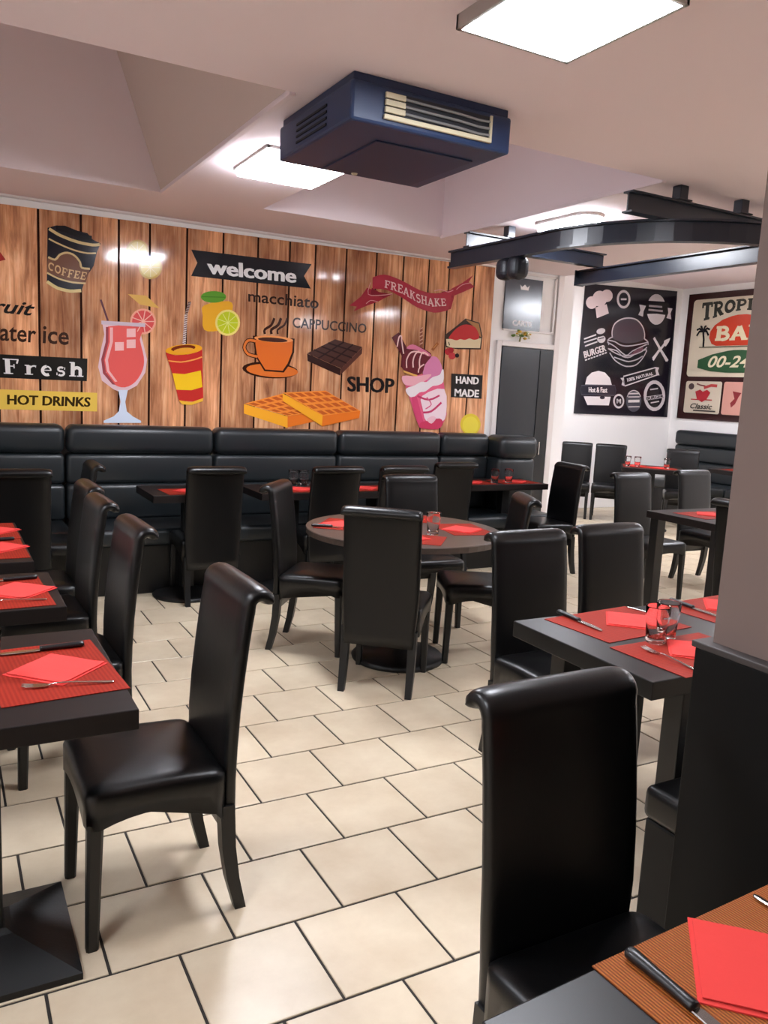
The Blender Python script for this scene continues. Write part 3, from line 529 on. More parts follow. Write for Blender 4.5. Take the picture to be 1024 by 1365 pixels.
["p","2c2020",[[4187,1849],[4186,1844],[4184,1839],[4180,1834],[4175,1831],[4169,1829],[4162,1829],[4156,1830],[4150,1833],[4145,1836],[4142,1841],[4141,1846],[4141,1852],[4144,1857],[4148,1861],[4153,1864],[4159,1866],[4166,1867],[4172,1866],[4178,1863],[4182,1859],[4186,1855]]],
["p","a82830",[[4125,1893],[4124,1885],[4121,1879],[4115,1873],[4108,1869],[4100,1866],[4092,1865],[4083,1867],[4076,1870],[4070,1875],[4065,1882],[4064,1889],[4064,1896],[4068,1902],[4073,1908],[4080,1912],[4088,1915],[4097,1916],[4105,1914],[4113,1911],[4119,1906],[4123,1900]]],
["l","403028",[[4063,1962],[4076,1933]],8,0]]],
["hand_made_sign_print",[["p","1c1a1a",[[4116,1683],[4466,1685],[4471,1467],[4126,1469]]],
["t","f2efec","HAND",[[4166,1663],[4425,1664]],[[4172,1595],[4425,1598]],"bold"],
["t","f2efec","MADE",[[4162,1547],[4437,1548]],[[4164,1479],[4435,1479]],"bold"]]],
["yellow_citrus_print",[["p","e8cc3c",[[4480,1228],[4477,1199],[4466,1173],[4446,1150],[4420,1134],[4389,1126],[4356,1125],[4325,1133],[4296,1148],[4273,1169],[4258,1194],[4251,1222],[4253,1251],[4265,1277],[4284,1299],[4310,1315],[4340,1324],[4373,1325],[4405,1318],[4434,1303],[4457,1282],[4473,1256]]],
["p","f2de4c",[[4456,1219],[4454,1195],[4445,1173],[4430,1155],[4409,1141],[4385,1134],[4359,1134],[4334,1140],[4311,1152],[4293,1170],[4281,1191],[4275,1214],[4277,1238],[4286,1259],[4301,1278],[4322,1291],[4346,1298],[4372,1299],[4397,1293],[4420,1281],[4438,1263],[4451,1242]]]]]]
ART_BURGER = [["chef_hat_print",[["p","dcc8c8",[[7827,2808],[7826,2785],[7817,2762],[7800,2743],[7777,2728],[7750,2719],[7721,2716],[7693,2720],[7668,2731],[7647,2747],[7633,2767],[7626,2789],[7627,2812],[7637,2834],[7653,2854],[7676,2868],[7702,2878],[7731,2880],[7759,2876],[7785,2866],[7806,2851],[7821,2831]]],
["p","dcc8c8",[[7990,2874],[7989,2844],[7977,2816],[7955,2791],[7926,2772],[7891,2760],[7854,2757],[7818,2762],[7785,2775],[7759,2795],[7741,2821],[7732,2849],[7734,2879],[7746,2907],[7767,2932],[7796,2951],[7830,2962],[7866,2966],[7903,2961],[7936,2948],[7963,2928],[7982,2903]]],
["p","dcc8c8",[[8089,2923],[8088,2899],[8078,2877],[8061,2857],[8038,2842],[8010,2833],[7981,2830],[7952,2834],[7926,2844],[7905,2860],[7890,2880],[7883,2903],[7885,2926],[7894,2949],[7911,2968],[7934,2983],[7961,2993],[7990,2995],[8019,2992],[8045,2982],[8067,2966],[8082,2946]]],
["p","dcc8c8",[[7796,2740],[7993,2802],[8048,2685],[7943,2644],[7838,2603]]]]],
["oval_badge_print",[["p","cfc6c8",[[8423,2908],[8422,2873],[8411,2840],[8391,2811],[8363,2789],[8330,2776],[8294,2773],[8258,2780],[8226,2796],[8199,2820],[8180,2850],[8171,2884],[8172,2919],[8182,2952],[8202,2980],[8230,3002],[8263,3015],[8298,3019],[8334,3012],[8367,2996],[8394,2973],[8413,2942]]],
["p","1b1822",[[8386,2905],[8386,2879],[8378,2854],[8364,2833],[8344,2817],[8321,2808],[8295,2805],[8270,2810],[8247,2822],[8227,2840],[8214,2863],[8207,2888],[8207,2913],[8215,2937],[8229,2958],[8249,2974],[8272,2984],[8297,2986],[8323,2982],[8346,2970],[8365,2952],[8379,2930]]],
["l","cfc6c8",[[8246,2891],[8349,2901]],23,0]]],
["burger_badge_print",[["p","cfc6c8",[[9127,2835],[9128,2775],[9113,2718],[9084,2669],[9043,2633],[8993,2612],[8939,2607],[8885,2620],[8836,2649],[8795,2691],[8765,2743],[8749,2801],[8749,2860],[8763,2916],[8792,2964],[8832,3000],[8881,3022],[8934,3027],[8988,3016],[9038,2988],[9080,2946],[9111,2894]]],
["p","1b1822",[[8630,2898],[8754,2922],[9099,2939],[9201,2921],[9225,2755],[8950,2758],[8663,2729]]],
["l","9a9294",[[8785,2853],[9044,2861]],27,0],
["l","9a9294",[[8782,2799],[9063,2805]],27,0],
["p","cfc6c8",[[8598,2853],[8726,2847],[8690,2769],[8689,2696],[8596,2712],[8629,2778]]],
["p","cfc6c8",[[9155,2859],[9248,2857],[9221,2785],[9248,2707],[9149,2717],[9176,2789]]]]],
["large_burger_print",[["p","49434c",[[8155,2367],[8140,2392],[8136,2422],[8138,2454],[8143,2490],[8155,2526],[8175,2558],[8208,2585],[8247,2608],[8290,2627],[8335,2641],[8383,2651],[8431,2656],[8482,2657],[8533,2653],[8580,2642],[8624,2621],[8663,2594],[8696,2566],[8722,2534],[8739,2502],[8752,2471],[8763,2444],[8768,2419],[8758,2396],[8724,2374],[8676,2356],[8620,2340],[8553,2326],[8480,2316],[8414,2311],[8358,2313],[8310,2320],[8266,2330],[8222,2339],[8183,2350]]],
["l","cfc6c8",[[8155,2367],[8148,2389],[8140,2421],[8138,2454],[8143,2490],[8155,2526],[8175,2558],[8208,2585],[8247,2608],[8290,2627],[8335,2641],[8383,2651],[8431,2656],[8482,2657],[8533,2653],[8580,2642],[8624,2621],[8663,2594],[8696,2566],[8722,2534],[8739,2502],[8752,2471],[8758,2441],[8758,2415],[8758,2396]],18,0],
["l","b4abb0",[[8066,2330],[8104,2328],[8157,2324],[8206,2318],[8243,2306],[8276,2292],[8313,2281],[8358,2275],[8406,2273],[8460,2276],[8527,2285],[8599,2299],[8666,2313],[8732,2329],[8791,2344],[8832,2355]],16,0],
["l","b4abb0",[[8065,2301],[8102,2290],[8154,2274],[8214,2252],[8288,2214],[8367,2170],[8435,2146],[8477,2155],[8507,2182],[8552,2214],[8640,2252],[8742,2294],[8815,2324]],16,0],
["l","b4abb0",[[8096,2214],[8142,2211],[8205,2206],[8262,2195],[8303,2173],[8337,2146],[8375,2127],[8422,2119],[8471,2119],[8521,2129],[8574,2156],[8627,2193],[8679,2223],[8735,2237],[8788,2244],[8826,2248]],16,0],
["l","b4abb0",[[8100,2266],[8088,2284],[8074,2308],[8072,2331],[8095,2351],[8131,2369],[8157,2382]],16,0],
["l","b4abb0",[[8838,2318],[8837,2330],[8835,2347],[8827,2363],[8805,2376],[8778,2388],[8758,2396]],17,0],
["p","6a4450",[[8497,2150],[8632,2250],[8756,2281],[8723,2210]]],
["l","b4abb0",[[8086,2219],[8111,2208],[8146,2194],[8182,2181],[8218,2169],[8253,2159],[8289,2150],[8323,2142],[8355,2136],[8395,2134],[8446,2139],[8503,2148],[8559,2160],[8617,2176],[8673,2196],[8722,2216],[8764,2241],[8798,2266],[8821,2284]],16,0],
["l","b4abb0",[[8123,2162],[8152,2134],[8193,2097],[8238,2064],[8289,2040],[8342,2021],[8390,2007],[8428,1999],[8460,1996],[8496,1998],[8544,2002],[8594,2011],[8641,2028],[8684,2056],[8723,2090],[8756,2126],[8785,2168],[8807,2209],[8823,2238]],17,0],
["l","b4abb0",[[8212,2108],[8245,2102],[8290,2094],[8339,2085],[8387,2076],[8436,2067],[8488,2064],[8545,2073],[8602,2088],[8652,2105],[8694,2124],[8729,2143],[8752,2157]],17,0]]],
["burger_delivery_print",[["l","cfc6c8",[[7646,2312],[7854,2385]],19,0],
["l","cfc6c8",[[7651,2268],[7872,2340]],19,0],
["l","cfc6c8",[[7672,2220],[7885,2294]],19,0],
["p","cfc6c8",[[8007,2459],[8009,2448],[8004,2437],[7994,2425],[7979,2415],[7960,2406],[7939,2400],[7917,2397],[7896,2398],[7878,2401],[7865,2408],[7857,2417],[7855,2428],[7859,2440],[7869,2451],[7885,2462],[7903,2470],[7925,2476],[7947,2479],[7967,2479],[7985,2475],[7999,2468]]],
["p","cfc6c8",[[8024,2354],[8027,2340],[8025,2325],[8017,2311],[8003,2300],[7986,2290],[7965,2285],[7944,2283],[7923,2286],[7905,2292],[7891,2302],[7881,2314],[7878,2328],[7880,2343],[7888,2356],[7902,2368],[7919,2377],[7939,2383],[7961,2385],[7981,2382],[8000,2376],[8014,2366]]],
["l","1b1822",[[7897,2365],[7994,2391]],15,0],
["l","1b1822",[[7900,2333],[7998,2358]],12,0],
["t","d8cccc","BURGER",[[7646,2147],[8025,2268]],[[7679,2060],[8064,2182]],"bold"],
["l","cfc6c8",[[7694,2034],[7728,2047]],19,0],
["l","cfc6c8",[[7741,2050],[7775,2063]],19,0],
["l","cfc6c8",[[7789,2067],[7823,2079]],19,0],
["l","cfc6c8",[[7837,2083],[7871,2095]],19,0],
["l","cfc6c8",[[7885,2099],[7919,2112]],19,0],
["l","cfc6c8",[[7933,2115],[7967,2128]],19,0],
["l","cfc6c8",[[7981,2132],[8016,2145]],19,0],
["l","cfc6c8",[[8029,2148],[8064,2161]],19,0]]],
["crossed_cutlery_print",[["l","e0d8d8",[[8942,2425],[9057,2310],[9244,2120]],40,0],
["l","e0d8d8",[[8961,2136],[9162,2348]],37,0],
["p","e0d8d8",[[9141,2339],[9154,2402],[9270,2449],[9246,2385],[9193,2319]]],
["l","e0d8d8",[[9058,2300],[9262,2119]],40,0],
["l","e0d8d8",[[9065,2254],[8964,2116]],40,0]]],
["natural_ribbon_print",[["l","cfc6c8",[[8427,1856],[9033,2012],[9102,1917],[8473,1725]],17,1],
["t","cfc6c8","100% NATURAL",[[8493,1833],[8987,1948]],[[8516,1784],[9004,1906]],"bold"],
["p","cfc6c8",[[8371,1830],[8437,1841],[8436,1780],[8469,1720],[8404,1737],[8419,1787]]],
["p","cfc6c8",[[9032,2019],[9103,2016],[9084,1968],[9125,1907],[9065,1909],[9035,1965]]]]],
["hot_and_fast_burger_print",[["p","e4dada",[[7735,1712],[7754,1810],[7835,1877],[7952,1906],[8075,1890],[8176,1820],[8222,1728]]],
["p","e4dada",[[7726,1552],[8222,1565],[8202,1445],[7807,1436]]],
["p","2c2a34",[[7668,1698],[8280,1727],[8298,1586],[7683,1570]]],
["l","5a5862",[[7668,1698],[8280,1727],[8306,1656],[8298,1586],[7683,1570],[7655,1638]],9,1],
["p","2c2a34",[[8115,1548],[8114,1542],[8109,1536],[8100,1532],[8089,1528],[8076,1526],[8062,1525],[8048,1526],[8036,1529],[8027,1533],[8020,1538],[8018,1544],[8019,1550],[8024,1556],[8033,1561],[8044,1565],[8057,1567],[8071,1567],[8084,1566],[8096,1563],[8106,1559],[8112,1554]]],
["t","e8e0e0","Hot & Fast",[[7799,1679],[8140,1691]],[[7807,1608],[8150,1616]],"bold"]]],
["round_badge_print",[["p","cfc6c8",[[8486,1513],[8485,1485],[8476,1458],[8459,1436],[8436,1419],[8408,1410],[8379,1409],[8349,1416],[8322,1431],[8300,1452],[8285,1478],[8277,1506],[8278,1534],[8287,1561],[8303,1583],[8326,1599],[8353,1608],[8383,1610],[8412,1603],[8439,1588],[8462,1567],[8478,1542]]],
["p","1b1822",[[8456,1512],[8456,1492],[8449,1472],[8437,1456],[8421,1444],[8401,1437],[8379,1437],[8358,1442],[8339,1452],[8323,1468],[8312,1486],[8306,1507],[8306,1527],[8313,1547],[8325,1563],[8341,1575],[8361,1582],[8382,1582],[8404,1577],[8423,1567],[8439,1552],[8450,1533]]],
["t","cfc6c8","M",[[8335,1542],[8419,1542]],[[8343,1477],[8427,1477]],"bold"],
["p","4c4a54",[[8816,1529],[8815,1485],[8803,1444],[8779,1410],[8746,1384],[8707,1371],[8664,1369],[8622,1380],[8583,1403],[8551,1435],[8528,1475],[8517,1518],[8517,1561],[8529,1602],[8553,1636],[8585,1661],[8624,1675],[8666,1677],[8709,1666],[8748,1644],[8780,1612],[8803,1572]]],
["l","cfc6c8",[[8546,1621],[8762,1633]],19,0],
["l","cfc6c8",[[8552,1575],[8769,1586]],16,0],
["l","d8d0d0",[[8559,1516],[8777,1527]],37,0],
["l","cfc6c8",[[8570,1436],[8788,1447]],14,0],
["l","cfc6c8",[[8530,1577],[8538,1595],[8548,1619],[8564,1640],[8588,1655],[8616,1666],[8646,1671],[8677,1668],[8707,1660],[8735,1647],[8758,1627],[8777,1604],[8790,1587]],12,0]]],
["burger_seal_print",[["p","cfc6c8",[[9285,1623],[9285,1560],[9267,1502],[9233,1453],[9186,1417],[9129,1397],[9067,1395],[9005,1411],[8949,1443],[8903,1489],[8870,1544],[8853,1605],[8853,1667],[8871,1724],[8904,1773],[8950,1808],[9006,1829],[9067,1832],[9129,1817],[9185,1786],[9233,1741],[9267,1685]]],
["p","1b1822",[[9227,1621],[9227,1572],[9214,1527],[9190,1490],[9155,1462],[9113,1447],[9068,1445],[9023,1458],[8981,1482],[8947,1518],[8922,1561],[8909,1608],[8909,1655],[8922,1699],[8946,1737],[8980,1764],[9021,1780],[9066,1782],[9111,1771],[9153,1746],[9188,1711],[9213,1668]]],
["p","cfc6c8",[[8868,1590],[9264,1646],[9272,1619],[9276,1594],[8880,1536]]],
["t","1b1822","BURGER",[[8905,1589],[9242,1637]],[[8916,1545],[9253,1596]],"bold"],
["l","cfc6c8",[[8967,1696],[9119,1719]],19,0],
["l","cfc6c8",[[9004,1509],[9167,1536]],16,0]]]]
# ------------------------------------------------------------------ printed artwork on walls
from mathutils.geometry import tessellate_polygon
def font_mesh(txt, style):
    cu = bpy.data.curves.new('lettering', 'FONT'); cu.body = txt; cu.resolution_u = 3; cu.fill_mode = 'FRONT'
    if style == 'bold': cu.offset = .012
    elif style == 'semi': cu.offset = .016
    elif style == 'italic': cu.offset = .02; cu.shear = .3
    o = bpy.data.objects.new('lettering', cu); COL.objects.link(o)
    dg = bpy.context.evaluated_depsgraph_get(); dg.update()
    me = bpy.data.meshes.new_from_object(o.evaluated_get(dg))
    V = [(v.co.x, v.co.y) for v in me.vertices]; F = [tuple(p.vertices) for p in me.polygons]
    if style == 'bold':
        V0_, F0_ = V, F; V = []; F = []
        for dx, dy in ((-.03, 0), (0, .008), (.03, 0), (0, -.008)):
            k = len(V); V += [(x+dx, y+dy, k/len(V0_)*.00006) for x, y in V0_]; F += [tuple(i+k for i in f) for f in F0_]
    bpy.data.objects.remove(o); bpy.data.curves.remove(cu); bpy.data.meshes.remove(me)
    return V, F
def arc(cx, cy, rx, ry, a0, a1, n=10):
    return [(cx+rx*math.cos(R(a0+(a1-a0)*i/n)), cy+ry*math.sin(R(a0+(a1-a0)*i/n))) for i in range(n+1)]
def serif(x, y, w_=.3, t=.1): return ([(x-w_/2, y), (x+w_/2, y)], t)
tk = .2
GL = {  # slab letters: (strokes, advance)
 'T': ([([(.5, .05), (.5, .95)], .24), ([(0, .94), (1, .94)], .13), ([(.06, .96), (.06, .72)], .12), ([(.94, .96), (.94, .72)], .12), serif(.5, .05, .56)], 1.1),
 'R': ([([(.22, .05), (.22, .95)], tk)]+[(arc(.45, .72, .33, .22, 90, -90)+[(.2, .5)], .15), ([(.2, .94), (.45, .94)], .13), ([(.45, .5), (.82, .05)], tk), serif(.2, .05, .42), serif(.85, .05, .34), serif(.1, .95, .3)], 1.1),
 'O': ([(arc(.47, .5, .37, .42, 0, 360, 20), .19)], 1.05),
 'P': ([([(.22, .05), (.22, .95)], tk), (arc(.45, .70, .34, .24, 90, -90)+[(.2, .46)], .15), ([(.2, .94), (.45, .94)], .13), serif(.22, .05, .46), serif(.1, .95, .3)], 1.0),
 'I': ([([(.25, .05), (.25, .95)], .22), serif(.25, .05, .5), serif(.25, .95, .5)], .62),
 'C': ([(arc(.47, .5, .37, .42, 50, 310, 16), .19), ([(.76, .95), (.76, .68)], .1)], 1.0),
 'A': ([([(.1, .05), (.45, .95)], .16), ([(.45, .95), (.82, .05)], .22), ([(.25, .33), (.7, .33)], .12), serif(.1, .05, .34), serif(.84, .05, .38)], 1.08),
 'L': ([([(.22, .05), (.22, .95)], tk), ([(.05, .06), (.8, .06)], .13), ([(.78, .04), (.78, .32)], .12), serif(.22, .95, .46)], .95),
 'B': ([([(.22, .05), (.22, .95)], tk), (arc(.42, .73, .3, .21, 90, -90)+[(.2, .52)], .15), (arc(.45, .28, .36, .23, 90, -90), .16), ([(.02, .94), (.44, .94)], .12), ([(.02, .06), (.46, .06)], .12)], 1.0),
 'E': ([([(.22, .05), (.22, .95)], tk), ([(.04, .94), (.78, .94)], .13), ([(.2, .5), (.6, .5)], .12), ([(.04, .06), (.8, .06)], .13), ([(.76, .94), (.76, .7)], .11), ([(.78, .06), (.78, .3)], .11), ([(.58, .6), (.58, .4)], .1)], .98),
 'F': ([([(.22, .05), (.22, .95)], tk), ([(.04, .94), (.78, .94)], .13), ([(.2, .5), (.6, .5)], .12), ([(.76, .94), (.76, .7)], .11), ([(.58, .6), (.58, .4)], .1), serif(.22, .05, .46)], .95),
 'K': ([([(.22, .05), (.22, .95)], tk), ([(.25, .42), (.75, .95)], .12), ([(.4, .58), (.82, .05)], .19), serif(.22, .05, .42), serif(.22, .95, .42), serif(.75, .95, .34), serif(.84, .05, .34)], 1.08),
 'S': ([(arc(.42, .7, .28, .23, 30, 270, 12)+arc(.42, .28, .3, .24, 90, -150, 12), .17)], .9),
 'H': ([([(.2, .05), (.2, .95)], tk), ([(.78, .05), (.78, .95)], tk), ([(.2, .5), (.78, .5)], .12), serif(.2, .05, .4), serif(.2, .95, .4), serif(.78, .05, .4), serif(.78, .95, .4)], 1.12),
}
DID = {
 'F': ([([(.27, .04), (.27, .96)], .3), ([(.0, .965), (.95, .965)], .07), ([(.3, .52), (.66, .52)], .06), ([(.66, .66), (.66, .38)], .07), ([(.92, .98), (.84, .7)], .1), ([(.0, .035), (.58, .035)], .07)], 1.3),
 'r': ([([(.25, .04), (.25, .62)], .26), ([(.0, .035), (.52, .035)], .07), ([(.02, .62), (.3, .62)], .07), (arc(.6, .4, .25, .2, 170, 60, 8), .1), ([(.68, .56), (.72, .56)], .14)], 1.0),
 'e': ([(arc(.4, .32, .27, .28, 90, 300, 16), .2), (arc(.42, .34, .24, .26, 90, 0, 8), .1), ([(.2, .35), (.68, .35)], .06)], .95),
 's': ([(arc(.36, .46, .18, .13, 40, 270, 10)+arc(.36, .19, .2, .15, 90, -140, 10), .14), ([(.6, .6), (.6, .44)], .06), ([(.1, .05), (.1, .22)], .06)], .9),
 'h': ([([(.22, .04), (.22, .98)], .26), ([(.0, .035), (.44, .035)], .07), ([(.0, .965), (.3, .965)], .07), (arc(.5, .42, .22, .2, 160, 0, 10)+[(.72, .04)], .22), ([(.5, .035), (.94, .035)], .07)], 1.0),
}
def strip(pts, wd, closed=False):
    n = len(pts); L = []; Rr = []
    for i, p in enumerate(pts):
        a = pts[(i-1) % n] if (closed or i) else p; b = pts[(i+1) % n] if (closed or i < n-1) else p
        dx, dy = b[0]-a[0], b[1]-a[1]; l = math.hypot(dx, dy) or 1
        L.append((p[0]-dy/l*wd/2, p[1]+dx/l*wd/2)); Rr.append((p[0]+dy/l*wd/2, p[1]-dx/l*wd/2))
    F = []
    V = L+Rr
    for i in range(n if closed else n-1):
        j = (i+1) % n; F.append((i, j, n+j, n+i))
    return V, F
def stroke_text(txt, table, fat=1):
    V, F = [], []; x = 0
    for ch in txt:
        st, adv = table[ch]
        for pl, wd in st:
            v, f = strip([(x+p[0], p[1]) for p in pl], wd*fat); k = len(V); lz = (len(F) % 97)*.000005
            V += [(p[0], p[1], lz) for p in v]; F += [tuple(i+k for i in q) for q in f]
        x += adv
    return V, F
def along(P, u):
    if len(P) == 2: return (P[0][0]+(P[1][0]-P[0][0])*u, P[0][1]+(P[1][1]-P[0][1])*u)
    d = [0]
    for a, b in zip(P, P[1:]): d.append(d[-1]+math.hypot(b[0]-a[0], b[1]-a[1]))
    t = u*d[-1]
    for i in range(len(P)-1):
        if t <= d[i+1] or i == len(P)-2:
            k = (t-d[i])/(d[i+1]-d[i]); return (P[i][0]+(P[i+1][0]-P[i][0])*k, P[i][1]+(P[i+1][1]-P[i][1])*k)
def textgeo(txt, top, bot, style):
    if style in ('slab', 'fat'): V, F = stroke_text(txt, GL, 1.45 if style == 'fat' else 1)
    elif style == 'didone': V, F = stroke_text(txt, DID)
    else: V, F = font_mesh(txt, style)
    x0 = min(v[0] for v in V); x1 = max(v[0] for v in V); y0 = min(v[1] for v in V); y1 = max(v[1] for v in V)
    out = []
    for p in V:
        x, y = p[:2]; dz = p[2] if len(p) > 2 else 0
        u = (x-x0)/(x1-x0); v = (y-y0)/(y1-y0); a = along(top, u); b = along(bot, u)
        out.append((b[0]+(a[0]-b[0])*v, b[1]+(a[1]-b[1])*v, dz))
    return out, F
def art(items, emb, parent, sc=.001, base=0):
    org = parent.location
    for n_, (name, prims) in enumerate(items):
        bm = bmesh.new(); mats = []; lay = base+n_*.0001
        for pr_ in prims:
            c = pr_[1]
            if c not in mats: mats.append(c)
            mi = mats.index(c); lay += .00035
            if pr_[0] == 'p':
                V = [(p[0]*sc, p[1]*sc) for p in pr_[2]]; V = [p for i, p in enumerate(V) if math.hypot(p[0]-V[i-1][0], p[1]-V[i-1][1]) > .0008]; F = tessellate_polygon([[Vector((x, z, 0)) for x, z in V]])
            elif pr_[0] == 'l':
                V, F = strip([(p[0]*sc, p[1]*sc) for p in pr_[2]], pr_[3]*sc, bool(pr_[4]))
            else:
                V, F = textgeo(pr_[2], [(p[0]*sc, p[1]*sc) for p in pr_[3]], [(p[0]*sc, p[1]*sc) for p in pr_[4]], pr_[5])
            vs = [bm.verts.new(Vector(emb(p[0], p[1], lay+(p[2] if len(p) > 2 else 0)))-org) for p in V]
            for f in F:
                try: fc = bm.faces.new([vs[i] for i in f]); fc.material_index = mi
                except ValueError: pass
        bmesh.ops.triangulate(bm, faces=[f for f in bm.faces if len(f.verts) > 4])
        me = bpy.data.meshes.new(name); bm.to_mesh(me); bm.free()
        for c in mats: me.materials.append(flat(c))
        o = bpy.data.objects.new(name, me); COL.objects.link(o); o.parent = parent
    return
MZ = lambda x: 2.613+.0115*x
mur = thing('wall_mural', 'glossy wall mural of printed wooden boards with drinks and desserts', 'mural', (2.2, YB, 1.1))
xs = [-.44, -.17, .1, .37, .637, .916, 1.177, 1.399, 1.675, 1.956, 2.237, 2.505, 2.729, 3.009, 3.293, 3.558, 3.817, 4.029, 4.305, 4.535]
bm = bmesh.new(); loft(bm, [[(x-2.2, yy, z-1.1) for x, z in ((-.44, 1.1), (4.53, 1.1), (4.53, MZ(4.53)), (-.44, MZ(-.44)))] for yy in (-.0005, -.006)]); obj('backing', bm, SEAM, mur)
for a, b_ in zip(xs, xs[1:]):
    bm = bmesh.new(); g = .008
    q0 = [(a+g, 1.1), (b_-g, 1.1), (b_-g, MZ(b_)), (a+g, MZ(a))]
    cx = (a+b_)/2
    rings = [[(x-cx, yy, z-1.1) for x, z in q0] for yy in (-.003, -.0105)]
    loft(bm, rings)
    o = obj('plank', bm, WOOD, mur); o.location = (cx-2.2, 0, 0)
art(ART_MURAL, lambda x, z, l: (x, YB-.0112-l, z), mur)

bp_ = thing('burger_poster', 'square black poster with white burger drawings on the alcove wall', 'poster', (8.46, YA-.001, 1.31))
bm = bmesh.new(); q = [(7.585, 1.314), (9.373, 1.314), (9.317, 3.105), (7.595, 3.034)]
loft(bm, [[(x-8.46, yy, z-1.31) for x, z in q] for yy in (-.001, -.015)]); obj('panel', bm, flat('1b1822'), bp_)
art(ART_BURGER, lambda x, z, l: (x, YA-.0155-l*2, z), bp_)

tp = thing('tropical_poster', 'tall brown framed retro bar sign with palm tree, partly behind pillar', 'poster', (XR, 7.43, 1.31))
obj('backboard', BX(-.02, 0, 6.5-7.43, 8.36-7.43, 0, 1.75), flat('3a2020'), tp)
def rr(y0, y1, z0, z1, r=.05, n=5):
    o = []
    for cx, cz, a in ((y1-r, z1-r, 0), (y0+r, z1-r, 90), (y0+r, z0+r, 180), (y1-r, z0+r, 270)): o += arc(cx, cz, r, r, a, a+90, n)
    return o
YC = 7.435
def mir(L): return L+[(2*YC-p[0], p[1]) for p in reversed(L)]
def flipx(items): return items
ttop = mir([(8.113, 2.935), (7.6, 2.943)]); tbot = mir([(8.10, 2.665), (7.9, 2.70), (7.65, 2.765), (7.5, 2.785)])
oval = mir([(7.93, 2.44), (7.92, 2.53), (7.86, 2.61), (7.74, 2.68), (7.6, 2.72), (7.5, 2.735)])+[(2*YC-7.80, 2.33), (7.80, 2.33), (7.88, 2.36)]
green = mir([(8.077, 2.03), (8.077, 2.14), (7.85, 2.215), (7.6, 2.26), (7.5, 2.27)])+[(2*YC-8.077, 2.03)]+[(2*YC-7.85, 1.985), (2*YC-7.6, 1.968), (7.6, 1.968), (7.85, 1.985)]
palm = [['l', '1c1c20', [(8.015, 2.31), (8.02, 2.42), (8.045, 2.53)], .03, 0]]
for dy, dz in ((-.11, .02), (-.10, -.06), (.11, .02), (.10, -.06), (-.05, .07), (.05, .07)):
    palm.append(['l', '1c1c20', [(8.045, 2.535), (8.045+dy*.6, 2.535+dz*.5+.03), (8.045+dy, 2.535+dz)], .028, 0])
tart = [
 ['sign_panel', [['p', 'd8cbb4', rr(6.6, 8.26, 1.91, 2.975)]]],
 ['tropical_lettering', [['t', '3a3a34', 'TROPICAL', ttop, tbot, 'fat']]],
 ['palm_tree_print', palm+[['l', '5a5a48', [(8.08, 2.315), (6.8, 2.315)], .012, 0]]],
 ['bar_oval_print', [['p', 'c8432c', oval], ['t', 'e6d8b4', 'BAR', [(7.82, 2.60), (7.04, 2.60)], [(7.83, 2.39), (7.03, 2.39)], 'fat']]],
 ['hours_panel_print', [['p', '35583a', green], ['t', 'e8dcbc', '00-24', [(7.90, 2.195), (7.22, 2.195)], [(7.90, 2.035), (7.22, 2.035)], 'italic']]],
 ['cocktail_card', [['p', 'd2c4b0', rr(7.625, 8.24, 1.40, 1.845, .03)], ['p', '4a3a3a', arc(8.14, 1.77, .05, .045, 0, 360, 14)], ['l', '7a4a48', [(8.05, 1.81), (7.98, 1.79), (7.9, 1.78)], .02, 0], ['l', 'b84a48', [(7.92, 1.755), (7.8, 1.79), (7.7, 1.785)], .04, 0],
   ['p', 'b03038', [(8.06, 1.70), (7.98, 1.73), (7.93, 1.70), (7.86, 1.73), (7.80, 1.69), (7.85, 1.60), (7.93, 1.555), (8.02, 1.60)]], ['l', 'b03038', [(8.12, 1.59), (7.76, 1.59)], .014, 0], ['t', '3a3634', 'Classic', [(8.12, 1.535), (7.74, 1.535)], [(8.12, 1.46), (7.74, 1.46)], 'italic'], ['l', '4a4440', [(8.06, 1.435), (7.68, 1.435)], .02, 0]]],
 ['pink_card', [['p', 'd49a8c', rr(6.98, 7.59, 1.40, 1.845, .03)], ['p', '8a3034', [(7.44, 1.72), (7.40, 1.62), (7.46, 1.56), (7.44, 1.50), (7.38, 1.55), (7.34, 1.64), (7.30, 1.7)]]]],
]
for n_, it in enumerate(tart): art([it], lambda y, z, l: (XR-.0205-l*4, y, z), tp, 1.0, .0006*n_)

# steel poster over the door
po = thing('door_poster', 'small dark glossy poster with a crown above the black door', 'poster', (4.9, YB, 2.13))
obj('panel', BX(-.245, .19, -.02, -.004, .0, .475), mat('dark_gloss_poster', '2a2c34', .18, spec=.7), po)
art([['crown_print', [['p', 'e8e4e0', [(4.83, 2.50), (4.92, 2.50), (4.93, 2.545), (4.905, 2.525), (4.875, 2.55), (4.845, 2.525), (4.82, 2.545)]]]],
     ['carte_lettering', [['t', 'cfc6c2', 'CARTE', [(4.76, 2.215), (4.99, 2.215)], [(4.76, 2.165), (4.99, 2.165)], 'bold']]]], lambda x, z, l: (x, YB-.0205-l, z), po, 1.0)
fl = thing('flower_posy', 'little posy of white and yellow flowers over the door', 'flowers', (4.86, YB-.02, 2.02))
bm = bmesh.new(); tube(bm, [(0, 0, 0), (0, -.01, .04), (.01, -.02, .08)], .008); obj('stem', bm, mat('stem_green', '7a7a3a', .6), fl)
random.seed(3)
bm = bmesh.new(); bm2 = bmesh.new(); bm3 = bmesh.new()
for i in range(26):
    x, y, z = random.uniform(-.1, .1), random.uniform(-.05, -.01), random.uniform(.03, .10)
    B_ = (bm, bm2, bm3)[i % 3]
    bmesh.ops.create_icosphere(B_, subdivisions=1, radius=random.uniform(.014, .024), matrix=Matrix.Translation((x, y, z)) @ Matrix.Scale(.6, 4, (0, 0, 1)))
